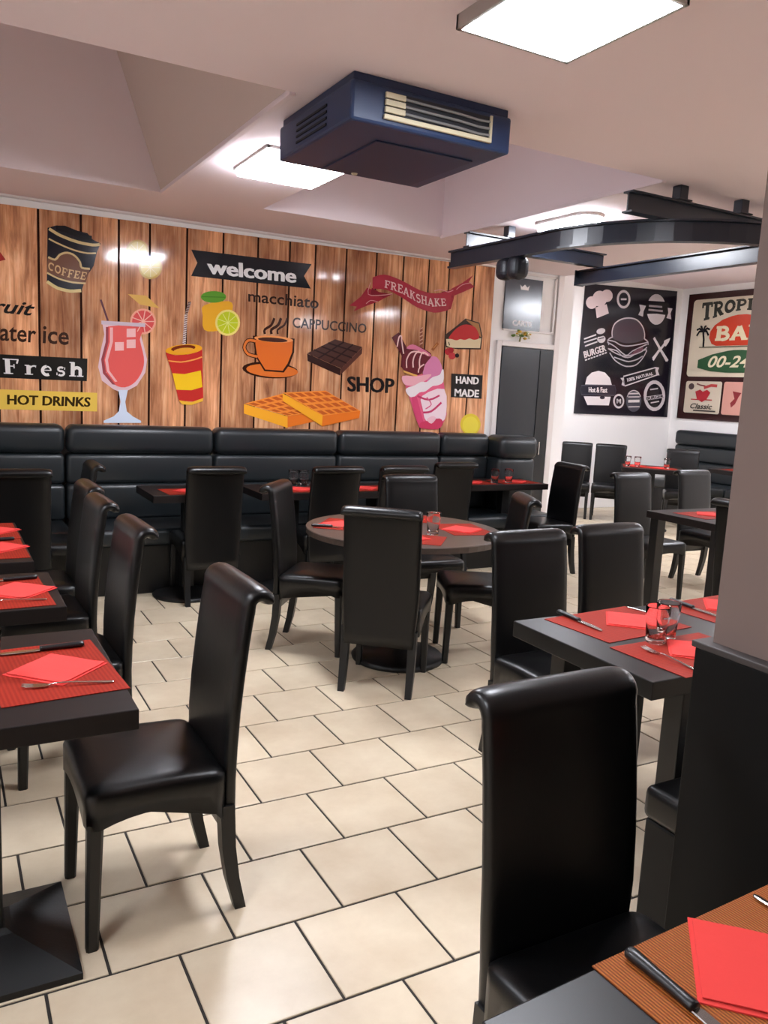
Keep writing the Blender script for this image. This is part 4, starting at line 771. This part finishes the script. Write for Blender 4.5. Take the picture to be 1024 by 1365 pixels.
obj('white_blossoms', bm, mat('white_petals', 'eeead2', .7), fl, True); obj('yellow_blossoms', bm2, mat('yellow_petals', 'd8b040', .7), fl, True); obj('leaves', bm3, mat('posy_leaves', '5c7a34', .7), fl, True)

# ------------------------------------------------------------------ heater unit, steel beams
hu = thing('ceiling_heater', 'boxy navy blue heater unit hanging from the ceiling', 'heater', (1.75, 3.27, HC))
bm = bmesh.new(); hx = .37; zb = -.176
def sec(k, z): return [(-k, -k, z), (k, -k, z), (k, k, z), (-k, k, z)]
box(bm, -hx, hx, -hx, hx, zb, -.03, bev=.012); obj('housing', bm, NAVY, hu)
bm = bmesh.new(); box(bm, -hx+.012, hx-.012, -hx+.012, hx-.012, -.031, 0, bev=.004); obj('mounting_frame', bm, NAVYD, hu)
bm = bmesh.new(); box(bm, -.17, .3, -.2, .33, zb-.006, zb+.002, bev=.003); obj('bottom_panel', bm, NAVYD, hu)
bm = bmesh.new(); box(bm, -.22, .255, -hx-.004, -hx+.02, -.135, -.05); ob = obj('grille_recess', bm, mat('dark_recess', '1a1d24', .6), hu)
bm = bmesh.new(); box(bm, -.235, .265, -hx-.016, -hx-.002, -.152, -.134, bev=.003); box(bm, .255, .267, -hx-.012, -hx-.002, -.14, -.045, bev=.002); obj('grille_frame', bm, CREAMP, hu)
for k, z in enumerate((-.066, -.092, -.118)):
    obj('louvre', BX(-.232, -.145, -hx-.016, -hx-.004, z-.010, z+.011, bev=.002), CREAMP, hu)
    bm = bmesh.new(); tube(bm, [(-.145, -hx-.008, z), (-.05, -hx-.012, z-.003), (.1, -hx-.012, z-.004), (.2, -hx-.01, z-.008), (.255, -hx-.008, z-.004)], .0055); obj('slat', bm, mat('grey_slat', '8d8f90', .4, metal=.4), hu)
for k in range(4):
    obj('vent_slot', BX(-hx-.004, -hx+.01, -.15, .16, -.07-.024*k-.005, -.07-.024*k+.004), mat('slot_black', '0c1018', .7), hu)
bm = bmesh.new(); lathe(bm, [(.012, zb-.012), (.016, zb-.006), (.016, zb)], 10, (-.02, .3)); obj('indicator', bm, CREAMP, hu)

def ibeam(bm, p0, p1, h, fl_=.07, t=.009):
    p0, p1 = Vector(p0), Vector(p1); d = (p1-p0).normalized(); n = Vector((-d.y, d.x, 0)); up = Vector((0, 0, 1))
    prof = [(-fl_/2, 0), (fl_/2, 0), (fl_/2, t), (t/2, t), (t/2, h-t), (fl_/2, h-t), (fl_/2, h), (-fl_/2, h), (-fl_/2, h-t), (-t/2, h-t), (-t/2, t), (-fl_/2, t)]
    loft(bm, [[p+a*n+b*up for a, b in prof] for p in (p0, p1)])
def sweep(bm, path, prof):
    rings = []
    for i, p in enumerate(path):
        a = Vector(path[max(i-1, 0)]); b = Vector(path[min(i+1, len(path)-1)]); d = (b-a).normalized(); n = Vector((-d.y, d.x, 0))
        rings.append([Vector(p)+u*n+Vector((0, 0, v)) for u, v in prof])
    loft(bm, rings)
def prof_i(h, f_, t): return [(-f_/2, 0), (f_/2, 0), (f_/2, t), (t/2, t), (t/2, h-t), (f_/2, h-t), (f_/2, h), (-f_/2, h), (-f_/2, h-t), (-t/2, h-t), (-t/2, t), (-f_/2, t)]
def hanger(x, y):
    bm = bmesh.new(); box(bm, x-.03, x+.03, y-.03, y+.03, 2.605, HC-.001, bev=.003); box(bm, x-.05, x+.05, y-.045, y+.045, 2.599, 2.607, bev=.002); return bm
b1 = thing('straight_steel_beam', 'short straight dark blue I-beam over the curved beam, nearest the pillar', 'beam', (0, 0, 0), 0, 'blue steel beams')
bm = bmesh.new(); ibeam(bm, (3.185, 3.293, 2.49), (4.5, 3.293, 2.49), .108); obj('girder', bm, STEELB, b1)
for x in (3.563, 4.06): obj('hanger', hanger(x, 3.293), STEELB, b1)
b2 = thing('straight_steel_beam', 'short straight blue I-beam at the far end of the curved beam', 'beam', (0, 0, 0), 0, 'blue steel beams')
bm = bmesh.new(); ibeam(bm, (3.185, 4.782, 2.497), (4.43, 4.782, 2.497), .1); obj('girder', bm, STEELB, b2)
obj('hanger', hanger(3.543, 4.782), STEELB, b2)
b3 = thing('curved_steel_beam', 'long curved dark blue steel beam hung below the ceiling', 'beam', (0, 0, 0))
path = [(3.2, 4.98, 2.375), (3.21, 4.7, 2.375), (3.22, 4.4, 2.375), (3.225, 4.15, 2.375)]
for i in range(15):
    a = R(180+i*5.6); path.append((4.18+.955*math.cos(a), 3.95+.985*math.sin(a)*1.0, 2.375))
bm = bmesh.new(); sweep(bm, path, prof_i(.118, .06, .012)); obj('girder', bm, STEELB, b3)
bm = bmesh.new(); box(bm, 3.14, 3.27, 4.16, 4.27, 2.235, 2.375, bev=.045, seg=4); box(bm, 3.15, 3.26, 4.275, 4.4, 2.24, 2.375, bev=.045, seg=4); obj('roller_box', bm, mat('black_roller', '141922', .4), b3)
b4_ = thing('side_steel_beam', 'pale lit blue steel beam running towards the pillar above the alcove', 'beam', (0, 0, 0), 0, 'blue steel beams')
bm = bmesh.new(); ibeam(bm, (4.4, 4.99, 2.385), (4.4, 2.9, 2.385), .108, .075); obj('girder', bm, STEELB, b4_)
obj('end_plate', BX(4.355, 4.445, 4.99, 5.0, 2.38, 2.496), STEELB, b4_)
# ------------------------------------------------------------------ banquettes
def cushion(bm, x0, x1, y0, y1, z0, z1, bev): box(bm, x0, x1, y0, y1, z0, z1, bev=bev, seg=4)
def bench_module(name, label, grp, x0, x1, loc=(0, 0, 0), rz=0, depth=.66):
    # local: back against y=0, seat towards -y
    t = thing(name, label, 'banquette', loc, rz, grp)
    g = .006
    o = obj('top_roll', BX(x0+g, x1-g, -.20, -.012, .945, 1.150, bev=.055, seg=5), BENCH, t, True)
    obj('upper_pad', BX(x0+g, x1-g, -.175, -.012, .725, .945, bev=.035, seg=4), BENCH, t, True)
    obj('lower_pad', BX(x0+g, x1-g, -.185, -.012, .46, .725, bev=.035, seg=4), BENCH, t, True)
    obj('seat', BX(x0+g, x1-g, -depth, -.02, .34, .465, bev=.035, seg=4), BENCH, t, True)
    obj('seat_base', BX(x0+.002, x1-.002, -depth+.03, -.02, .0, .345, bev=.006), LEG, t)
    return t
bx = [-1.36, -.29, .78, 1.86, 2.92, 3.94, 4.47]
nm = ['leftmost banquette section, out past the left edge of the mural', 'black banquette section below the Fresh sign at the left', 'long black banquette section below the cocktail glass print', 'black banquette section below the orange coffee cup print', 'black banquette section below the SHOP lettering and milkshake', 'short black banquette section below the HAND MADE sign', ]
for i in range(6):
    if i == 0: continue
    bench_module('banquette', nm[i], 'black banquette sections along the mural', bx[i], bx[i+1], (0, YB-.02, 0))
t = thing('banquette', 'rounded end section of the black banquette in front of the door', 'banquette', (0, YB-.02, 0), 0, 'black banquette sections along the mural')
obj('top_roll', BX(4.476, 4.92, -.36, -.05, .93, 1.145, bev=.075, seg=6), BENCH, t, True)
obj('upper_pad', BX(4.476, 4.90, -.33, -.05, .46, .94, bev=.04, seg=4), BENCH, t, True)
obj('seat', BX(4.476, 4.90, -.66, -.05, .34, .465, bev=.035, seg=4), BENCH, t, True)
obj('seat_base', BX(4.48, 4.89, -.63, -.05, 0, .345, bev=.006), LEG, t)
for k, (a, b_, lb) in enumerate(((-8.2, -6.9, 'black banquette section with rounded end under the tropical bar sign'), (-6.9, -5.6, 'black banquette section mostly hidden behind the pillar'))):
    bench_module('banquette', lb, 'alcove banquette sections', a, b_, (XR-.02, 0, 0), -PI/2)
# low upholstered bench against the pillar
t = thing('pillar_bench', 'low black upholstered bench behind the pillar, beside the nearest chair', 'bench', (2.3, 1.33, 0))
obj('seat', BX(-.6, .6, -.15, .16, .36, .46, bev=.025, seg=4), LEATHER, t, True); obj('skirt', BX(-.59, .59, -.145, .15, 0, .362, bev=.008), mat('charcoal_skirt', '191817', .6, spec=.2), t)

# ------------------------------------------------------------------ chairs
def chair_proto(label):
    t = thing('dining_chair', label, 'chair', (0, 0, 0), 0, 'black high-back dining chairs')
    # seat
    hw, yf, yb = .205, .215, -.165
    N = 40
    def per(inset):
        o = []; r = .035; x1, y0, y1 = hw-inset, yb+inset, yf-inset; r = max(.012, r-inset*.5)
        for cx, cy, a in ((x1-r, y1-r, 0), (-x1+r, y1-r, 90), (-x1+r, y0+r, 180), (x1-r, y0+r, 270)):
            for k in range(4): 
                an = R(a+30*k); o.append((cx+r*math.cos(an), cy+r*math.sin(an)))
        # densify straight runs
        out = []
        for i, p in enumerate(o):
            q = o[(i+1) % len(o)]; out.append(p); L = math.hypot(q[0]-p[0], q[1]-p[1])
            if i % 4 == 3:
                for s in range(1, 8): out.append((p[0]+(q[0]-p[0])*s/8, p[1]+(q[1]-p[1])*s/8))
        return out
    def hem(x, y):
        s = max(0, 1-(x/.19)**2) if abs(y) > .15 else 0
        if y > .17: return .345+.035*s
        if y < -.14: return .30
        u = (y+.165)/.38
        return .335-.03*(1-u)+.05*math.sin(PI*min(1, max(0, u)))
    bm = bmesh.new(); P0 = per(0)
    rings = [[(x*.95, y*.95, hem(x, y)+.012) for x, y in P0], [(x, y, hem(x, y)) for x, y in P0], [(x, y, .41) for x, y in P0], [(x, y, .432) for x, y in P0]]
    for ins, z in ((.006, .444), (.018, .452), (.045, .457), (.09, .461), (.13, .463), (.16, .464)):
        rings.append([(x, y, z-.006*max(0, -y/.16)) for x, y in per(ins)])
    loft(bm, rings); obj('seat', bm, LEATHER, t, True)
    # backrest: rounded section swept up a reclined line and rolled over backwards
    pth = [(-.183, .245), (-.181, .30), (-.178, .40), (-.180, .50), (-.186, .60), (-.196, .70), (-.208, .80), (-.2165, .86), (-.221, .885), (-.222, .897)]
    cy, cz, rad = -.2525, .9, .031
    for k in range(1, 9): a = R(18*k); pth.append((cy+rad*math.cos(a), cz+rad*math.sin(a)))
    rings = []
    for i, (y, z) in enumerate(pth):
        a, b_ = pth[max(i-1, 0)], pth[min(i+1, len(pth)-1)]; ty, tz = b_[0]-a[0], b_[1]-a[1]; l = math.hypot(ty, tz); ty, tz = ty/l, tz/l
        ny, nz = tz, -ty
        th = .022
        wd = .180+.015*min(1, max(0, (z-.25)/.25)) if i < 10 else .197
        ring = []
        for k in range(20):
            an = 2*PI*k/20; c_, s_ = math.cos(an), math.sin(an)
            px = wd*math.copysign(abs(c_)**.28, c_); pn = th*math.copysign(abs(s_)**.55, s_)
            ring.append((px, y+pn*ny, z+pn*nz))
        rings.append(ring)
    e = rings[-1]; ce = sum((Vector(p) for p in e), Vector())/len(e); dv = Vector((0, ty, tz))
    for k, s in ((.75, .008), (.3, .014)): rings.append([(p[0]*(1-.01*s/.014), ce.y+(p[1]-ce.y)*k+dv.y*s, ce.z+(p[2]-ce.z)*k+dv.z*s) for p in e])
    bm = bmesh.new(); loft(bm, rings); obj('backrest', bm, LEATHER, t, True)
    for s in (-1, 1):
        bm = bmesh.new(); tapered(bm, (s*.178, .188, .36), (s*.18, .197, 0), .042, .032); obj('leg', bm, LEG, t)
        bm = bmesh.new(); loft(bm, [[(s*.172+a*w_/2, y+b_*w_/2, z) for a, b_ in ((-1, -1), (1, -1), (1, 1), (-1, 1))] for z, y, w_ in ((.33, -.168, .042), (.2, -.175, .04), (.1, -.190, .037), (0, -.215, .032))]); obj('leg', bm, LEG, t)
    return t
CH = [  # x, y, rotation (0 = faces the mural wall), label
 (.51, 2.235, 91, 'black leather high-back chair in the left foreground, pulled out beside the nearest left table'),
 (.42, 3.22, 92, 'black high-back chair, second along the left-hand row of tables'),
 (.40, 3.88, 92, 'black high-back chair, third along the left-hand row of tables'),
 (.43, 4.43, 92, 'black high-back chair, fourth along the left-hand row, before the last small one'),
 (.62, 5.47, 90, 'black high-back chair seen edge-on at the far end of the left row near the banquette'),
 (.375, 5.32, 0, 'black high-back chair cut by the left edge of the picture, facing the banquette'),
 (1.605, 5.44, -1, 'black high-back chair facing the banquette under the cocktail glass print'),
 (2.49, 5.44, 0, 'black high-back chair facing the banquette under the waffles, left of the round table'),
 (3.06, 5.48, 0, 'black high-back chair mostly hidden behind the round table\'s far chair'),
 (2.76, 4.42, 176, 'black high-back chair on the far side of the round table, facing the viewer'),
 (3.70, 5.74, 0, 'black high-back chair below the milkshake print, facing the banquette'),
 (2.01, 3.54, -40.5, 'black high-back chair in the middle with its back to us, at the round table'),
 (1.90, 4.22, -128.5, 'black high-back chair at the left of the round table, seen from the side'),
 (2.72, 3.74, 66, 'black high-back chair at the right of the round table, mostly behind another chair'),
 (2.18, 2.42, 180, 'black high-back chair at the left far corner of the right-hand table'),
 (2.695, 2.47, 180, 'black high-back chair at the far side of the right-hand table, right of its neighbour'),
 (1.085, .95, 180, 'large black high-back chair nearest the viewer, at the bottom right table'),
 (4.615, 5.42, 88, 'black high-back chair turned sideways at the table before the black door'),
 (4.87, 4.47, 180, 'black high-back chair with its seat in view right of the middle, facing the viewer'),
 (5.77, 4.63, 180, 'black high-back chair behind the right-hand back table, beside the one with its seat in view'),
 (7.2, 7.95, 136, 'black high-back chair farthest left against the white wall under the burger poster'),
 (7.51, 7.65, 136, 'black high-back chair under the burger poster, second from the door'),
 (8.05, 6.95, 136, 'small far black chair right of the far alcove table'),
 (4.50, 3.21, -88, 'black chair half hidden by the left edge of the pillar'),
 (-1.05, 2.20, -90, 'black chair on the far side of the nearest left table'),
]
proto = None
for x, y, a, lb in CH:
    if proto is None:
        proto = chair_proto(lb); proto.location = (x, y, 0); proto.rotation_euler = (0, 0, R(a))
    else: copy_thing(proto, (x, y, 0), R(a), lb)

# ------------------------------------------------------------------ tables
ZT_ = .75
def rect_table(label, x0, x1, y0, y1, foot, topm=TABLE, rz=0, th=.05, n=1):
    cx, cy = (x0+x1)/2, (y0+y1)/2; hx, hy = (x1-x0)/2, (y1-y0)/2
    t = thing('dining_table', label, 'table', (cx, cy, 0), rz, 'dark dining tables')
    obj('tabletop', BX(-hx, hx, -hy, hy, ZT_-th, ZT_, bev=.003), topm, t)
    if foot == 'legs':
        ins = .2 if 'tumblers' in label else .06
        for sx in (-1, 1):
            for sy in (-1, 1): bm = bmesh.new(); box(bm, sx*(hx-ins)-.04, sx*(hx-ins)+.04, sy*(hy-.06)-.035, sy*(hy-.06)+.035, 0, ZT_-th, bev=.004); obj('leg', bm, LEG, t)
        return t
    offs = [0] if n == 1 else [-hx*.5, hx*.5] if hx > hy else [0]
    for ox in offs:
        bm = bmesh.new(); box(bm, ox-.04, ox+.04, -.04, .04, .05, ZT_-th, bev=.005); obj('column', bm, IRON, t)
        bm = bmesh.new(); box(bm, ox-.16, ox+.16, -.16, .16, ZT_-th-.012, ZT_-th, bev=.003); obj('mounting_plate', bm, IRON, t)
        bm = bmesh.new()
        if foot == 'pyramid':
            s = .21; loft(bm, [[(ox+a*k, b_*k, z) for a, b_ in ((-1, -1), (1, -1), (1, 1), (-1, 1))] for k, z in ((s, 0), (s, .018), (.06, .075), (.045, .085))])
        else: lathe(bm, [(.23, 0), (.235, .012), (.22, .026), (.1, .045), (.05, .07)], 32, (ox, 0))
        obj('base', bm, IRON, t, foot != 'pyramid')
    return t
rect_table('dark wood table at the left edge nearest the viewer, black pyramid foot below', -.75, .388, 1.82, 2.49, 'pyramid')
p = bpy.data.objects['dining_table']
for c in p.children:
    if c.name.startswith(('base', 'column', 'mounting')): c.location.x = .25
rect_table('dark wood table at the left edge, second from the viewer', -.75, .352, 2.76, 3.28, 'pyramid')
rect_table('dark wood table at the left edge, third from the viewer', -.75, .32, 3.48, 4.42, 'pyramid')
rect_table('dark table before the banquette at the far left, behind a chair back', -.45, .56, 5.28, 5.8, 'disc')
rect_table('dark table with a bare left corner below the cocktail glass print', 1.205, 1.80, 5.27, 5.8, 'disc')
rect_table('dark table before the banquette under the waffles print', 1.95, 3.3, 5.27, 5.8, 'disc', n=2)
rect_table('dark table before the end of the banquette by the black door', 3.5, 4.74, 5.555, 6.03, 'disc', n=2)
rect_table('large black table on the right against the pillar, with two tumblers', 1.708, 2.95, 1.50, 2.125, 'legs', TABLE_B, th=.055)
rect_table('black table in the bottom right corner beside the nearest chair', .583, 1.44, -.02, .728, 'legs', TABLE_B, rz=R(3), th=.05)
rect_table('dark table right of the middle, half behind the pillar', 4.42, 5.95, 3.46, 4.1, 'legs', th=.05)
rect_table('far dark table in the alcove under the burger poster', 7.08, 7.78, 6.55, 7.2, 'disc', rz=R(-44))
rect_table('far dark table by the alcove banquette at the edge of the pillar', 8.25, 8.85, 5.9, 6.75, 'disc')
rt_ = thing('round_table', 'round dark table in the middle ringed by black chairs', 'table', (2.26, 3.83, 0))
bm = bmesh.new(); lathe(bm, [(.50, ZT_-.035), (.548, ZT_-.033), (.55, ZT_-.004), (.546, ZT_)], 56); obj('tabletop', bm, mat('brown_table_laminate', '4c3f38', .35, var=.5, col2='3a302b', scale=(1, 10, 10)), rt_)
bm = bmesh.new(); lathe(bm, [(.04, .05), (.04, ZT_-.035)], 20); obj('column', bm, IRON, rt_, True)
bm = bmesh.new(); lathe(bm, [(.26, 0), (.265, .014), (.25, .03), (.12, .05), (.05, .08)], 40); obj('base', bm, IRON, rt_, True)

# ------------------------------------------------------------------ table settings
def mesh_of(bm, m_, name, smooth=False): 
    o = obj(name, bm, m_, None, smooth); return o
_lib = {}
def placemat(x, y, rz, label, m_=MAT_RED, sx=.42, sy=.29):
    k = ('mat', m_.name, sx, sy)
    if k not in _lib:
        o = obj('placemat', BX(-sx/2, sx/2, -sy/2, sy/2, 0, .0018), m_); _lib[k] = o
    else: o = _lib[k].copy(); COL.objects.link(o)
    o.location = (x, y, ZT_+.0004); o.rotation_euler = (0, 0, R(rz)); tag(o, label, 'placemat', 'woven red placemats'); return o
def napkin(x, y, rz, label, s=.18):
    if ('nap', s) not in _lib:
        bm = bmesh.new(); random.seed(5)
        for lay, (z0, cut) in enumerate(((0, 0), (.0022, .006))):
            G = [[None]*6 for _ in range(6)]; G2 = [[None]*6 for _ in range(6)]
            for i in range(6):
                for j in range(6):
                    u, v = i/5-.5, j/5-.5
                    lift = .0035*lay*(1-abs(u)*1.2)*(1-abs(v)*1.2)+random.uniform(0, .0007)+(.003*lay if (i, j) in ((5, 0), (0, 0)) else 0)
                    x_, y_ = u*(s-cut*2)+cut*lay*.3, v*(s-cut*2)
                    G[i][j] = bm.verts.new((x_, y_, z0+lift+.0016)); G2[i][j] = bm.verts.new((x_, y_, z0+(lift if lay else 0)))
            for i in range(5):
                for j in range(5):
                    bm.faces.new((G[i][j], G[i+1][j], G[i+1][j+1], G[i][j+1])); bm.faces.new((G2[i][j], G2[i][j+1], G2[i+1][j+1], G2[i+1][j]))
            for k in range(5):
                bm.faces.new((G[k][0], G2[k][0], G2[k+1][0], G[k+1][0])); bm.faces.new((G[k][5], G[k+1][5], G2[k+1][5], G2[k][5]))
                bm.faces.new((G[0][k], G[0][k+1], G2[0][k+1], G2[0][k])); bm.faces.new((G[5][k], G2[5][k], G2[5][k+1], G[5][k+1]))
        o = obj('napkin', bm, NAPKIN, None); _lib[('nap', s)] = o
    else: o = _lib[('nap', s)].copy(); COL.objects.link(o)
    o.location = (x, y, ZT_+.0024); o.rotation_euler = (0, 0, R(rz)); tag(o, label, 'napkin', 'folded red paper napkins'); return o
def knife(x, y, rz, label):
    # handle centre at origin, handle towards +x, blade towards -x
    if 'kn' not in _lib:
        t = thing('table_knife', label, 'knife')
        bm = bmesh.new()
        rings = []
        for xx, w_, h_ in ((-.004, .008, .007), (0, .010, .008), (.01, .009, .0075), (.03, .0085, .008), (.07, .009, .0085), (.098, .0105, .009), (.108, .011, .0085), (.112, .007, .006)):
            rings.append([(xx, w_*math.cos(2*PI*k/10), .0085+h_*.95*math.sin(2*PI*k/10)) for k in range(10)])
        loft(bm, rings); obj('handle', bm, HANDLE, t, True)
        bm = bmesh.new()
        out = [(-.002, -.006), (-.01, -.010), (-.07, -.011), (-.105, -.007), (-.122, .002), (-.11, .0075), (-.05, .009), (-.002, .007)]
        loft(bm, [[(a, b_, .005) for a, b_ in out], [(a, b_*.9, .0068) for a, b_ in out]]); obj('blade', bm, BLADE, t)
        _lib['kn'] = t
    else: t = copy_thing(_lib['kn'], (0, 0, 0), 0, label)
    t.location = (x, y, ZT_+.0022); t.rotation_euler = (0, 0, R(rz)); t['group'] = 'black handled table knives'; return t
def fork(x, y, rz, label):
    # origin mid-length, head towards -x
    if 'fk' not in _lib:
        t = thing('table_fork', label, 'fork'); bm = bmesh.new(); rings = []
        for xx, w_, z in ((-.05, .0035, .006), (-.03, .003, .009), (.0, .003, .009), (.05, .0045, .006), (.085, .0065, .004), (.098, .006, .0035), (.102, .003, .0035)):
            rings.append([(xx, w_*math.cos(2*PI*k/8), z+.0018*math.sin(2*PI*k/8)) for k in range(8)])
        loft(bm, rings); obj('handle', bm, BLADE, t, True)
        bm = bmesh.new(); out = [(-.048, .004), (-.058, .011), (-.075, .0125), (-.085, .0125)]
        for k in range(4):
            yc = -.0098+.0065*k
            loft(bm, [[(-.078, yc-.0022, z0), (-.078, yc+.0022, z0), (-.10, yc+.0018, z1), (-.112, yc+.0006, z2), (-.112, yc-.0006, z2), (-.10, yc-.0018, z1)] for z0, z1, z2 in ((.003, .004, .008), (.0045, .0055, .009))])
        pts = out+[(a, -b_) for a, b_ in reversed(out)]
        loft(bm, [[(a, b_, .0035) for a, b_ in pts], [(a, b_, .005) for a, b_ in pts]]); obj('head', bm, BLADE, t)
        _lib['fk'] = t
    else: t = copy_thing(_lib['fk'], (0, 0, 0), 0, label)
    t.location = (x, y, ZT_+.0022); t.rotation_euler = (0, 0, R(rz)); t['group'] = 'steel table forks'; return t
def glass(x, y, label, dz=0):
    if 'gl' not in _lib:
        bm = bmesh.new(); n = 20
        def ring(r, z, fac=0):
            r *= 1.06; z *= 1.12
            return [((r*(1-fac*(k % 2)))*math.cos(2*PI*k/n), (r*(1-fac*(k % 2)))*math.sin(2*PI*k/n), z) for k in range(n)]
        loft(bm, [ring(.026, 0), ring(.029, .004), ring(.030, .012, .03), ring(.0335, .06, .035), ring(.036, .08, .0), ring(.0375, .108), ring(.0368, .109), ring(.0345, .106), ring(.0335, .08), ring(.031, .06), ring(.027, .016), ring(.012, .0135)])
        o = obj('water_tumbler', bm, GLASS, None, True); _lib['gl'] = o
    else: o = _lib['gl'].copy(); COL.objects.link(o)
    o.location = (x, y, ZT_+.0006+dz); tag(o, label, 'glass', 'clear glass tumblers'); return o
# nearest left table
placemat(.235, 2.155, 94, 'dark red placemat on the nearest left table'); napkin(.247, 2.15, 45, 'red napkin laid as a diamond on the nearest left table')
knife(.228, 2.312, 3, 'black handled knife above the red diamond napkin, nearest left table'); fork(.265, 2.024, -10, 'steel fork below the red diamond napkin, nearest left table'); glass(.082, 2.16, 'tumbler cut by the left edge, on the nearest left table')
# second
placemat(.17, 2.99, 92, 'red placemat on the second left table'); napkin(.225, 3.0, 47, 'red napkin on the second left table'); knife(.19, 3.155, 8, 'black handled knife on the second left table'); fork(.2, 2.86, -4, 'steel fork on the second left table')
# third
placemat(.165, 3.76, 91, 'nearer red placemat on the third left table'); napkin(.205, 3.78, 42, 'nearer red napkin on the third left table'); knife(.17, 3.93, 4, 'black handled knife between the napkins on the third left table')
placemat(.165, 4.19, 91, 'farther red placemat on the third left table'); napkin(.205, 4.19, 46, 'farther red napkin on the third left table')
# banquette tables
placemat(1.52, 5.45, 3, 'red placemat on the table below the cocktail glass print'); napkin(1.5, 5.46, 40, 'red napkin on the table below the cocktail glass print')
placemat(2.28, 5.46, 0, 'red placemat left of the chair below the waffles'); napkin(2.30, 5.47, 40, 'red napkin left of the chair below the waffles')
placemat(2.84, 5.46, 0, 'red placemat right of the chair below the waffles'); napkin(2.84, 5.47, 48, 'red napkin right of the chair below the waffles')
glass(2.34, 5.66, 'left one of the tumblers on the banquette table under the waffles'); glass(2.41, 5.62, 'right one of the tumblers on the banquette table under the waffles')
placemat(4.0, 5.73, 0, 'red placemat at the left of the table by the black door'); placemat(4.49, 5.74, 2, 'red placemat at the right of the table by the black door')
napkin(4.02, 5.73, 44, 'red napkin at the left of the table by the black door'); napkin(4.5, 5.74, 38, 'red napkin at the right of the table by the black door')
glass(4.235, 5.68, 'left tumbler on the table by the black door'); glass(4.38, 5.67, 'right tumbler on the table by the black door')
# round table
placemat(1.97, 4.01, 51, 'red placemat at the left of the round table', sx=.36, sy=.26); napkin(1.95, 4.0, 20, 'red napkin at the left of the round table'); knife(1.86, 3.93, 150, 'black handled knife at the left of the round table')
placemat(2.13, 3.55, -40, 'dark placemat beside the middle chair on the round table', sx=.36, sy=.26); napkin(2.12, 3.56, 8, 'red napkin beside the middle chair on the round table')
placemat(2.58, 3.72, 80, 'red placemat at the right of the round table', sx=.36, sy=.26); napkin(2.56, 3.70, 30, 'red napkin at the right of the round table')
placemat(2.42, 4.14, -30, 'red placemat at the far side of the round table', sx=.36, sy=.26); napkin(2.43, 4.13, 10, 'red napkin at the far side of the round table')
glass(2.315, 3.62, 'single tumbler on the round table')
# right-hand table
placemat(2.045, 1.975, 5, 'coral placemat at the far left of the right-hand table'); napkin(2.11, 1.97, 47, 'red napkin at the far left of the right-hand table')
knife(1.915, 2.03, 88, 'black handled knife at the far left of the right-hand table'); fork(2.235, 2.02, 90, 'steel fork between the two far napkins on the right-hand table')
placemat(2.03, 1.64, 2, 'coral placemat at the near left of the right-hand table'); napkin(2.06, 1.645, 46, 'red napkin at the near left of the right-hand table')
fork(1.905, 1.62, -92, 'steel fork at the near left of the right-hand table')
placemat(2.60, 1.985, 4, 'coral placemat by the pillar at the far side of the right-hand table'); napkin(2.64, 1.99, 44, 'red napkin by the pillar at the far side of the right-hand table'); knife(2.47, 2.02, 88, 'black handled knife by the pillar on the right-hand table')
glass(2.00, 1.765, 'left tumbler on the right-hand table'); glass(2.075, 1.79, 'right tumbler on the right-hand table')
# back right tables
placemat(4.74, 3.82, 0, 'red placemat on the dark table half behind the pillar'); napkin(4.76, 3.83, 42, 'red napkin on the dark table half behind the pillar')
placemat(5.3, 3.82, 0, 'second red placemat behind the pillar on the dark table')
placemat(7.30, 7.02, 46, 'red placemat at the left of the far alcove table', sx=.4, sy=.28); napkin(7.30, 7.02, 10, 'red napkin at the left of the far alcove table')
placemat(7.45, 6.78, -44, 'red placemat at the right of the far alcove table', sx=.4, sy=.28); napkin(7.45, 6.8, 0, 'red napkin at the right of the far alcove table')
glass(7.18, 7.03, 'leftmost of the tumblers on the far alcove table'); glass(7.26, 6.95, 'middle one of the tumblers on the far alcove table'); glass(7.5, 6.72, 'rightmost of the tumblers on the far alcove table')
placemat(8.5, 6.45, 90, 'red placemat on the table by the alcove banquette'); napkin(8.5, 6.45, 45, 'red napkin on the table by the alcove banquette')
# bottom right table
placemat(.985, .585, 3, 'red ribbed placemat with orange sheen in its colour, bottom right corner', MAT_SHEEN, .44, .29); napkin(.962, .607, 45, 'large red napkin in the bottom right corner', .18)
knife(.817, .60, 90, 'black handled knife in the bottom right corner'); fork(1.10, .625, 88, 'steel fork at the right edge of the bottom right placemat')
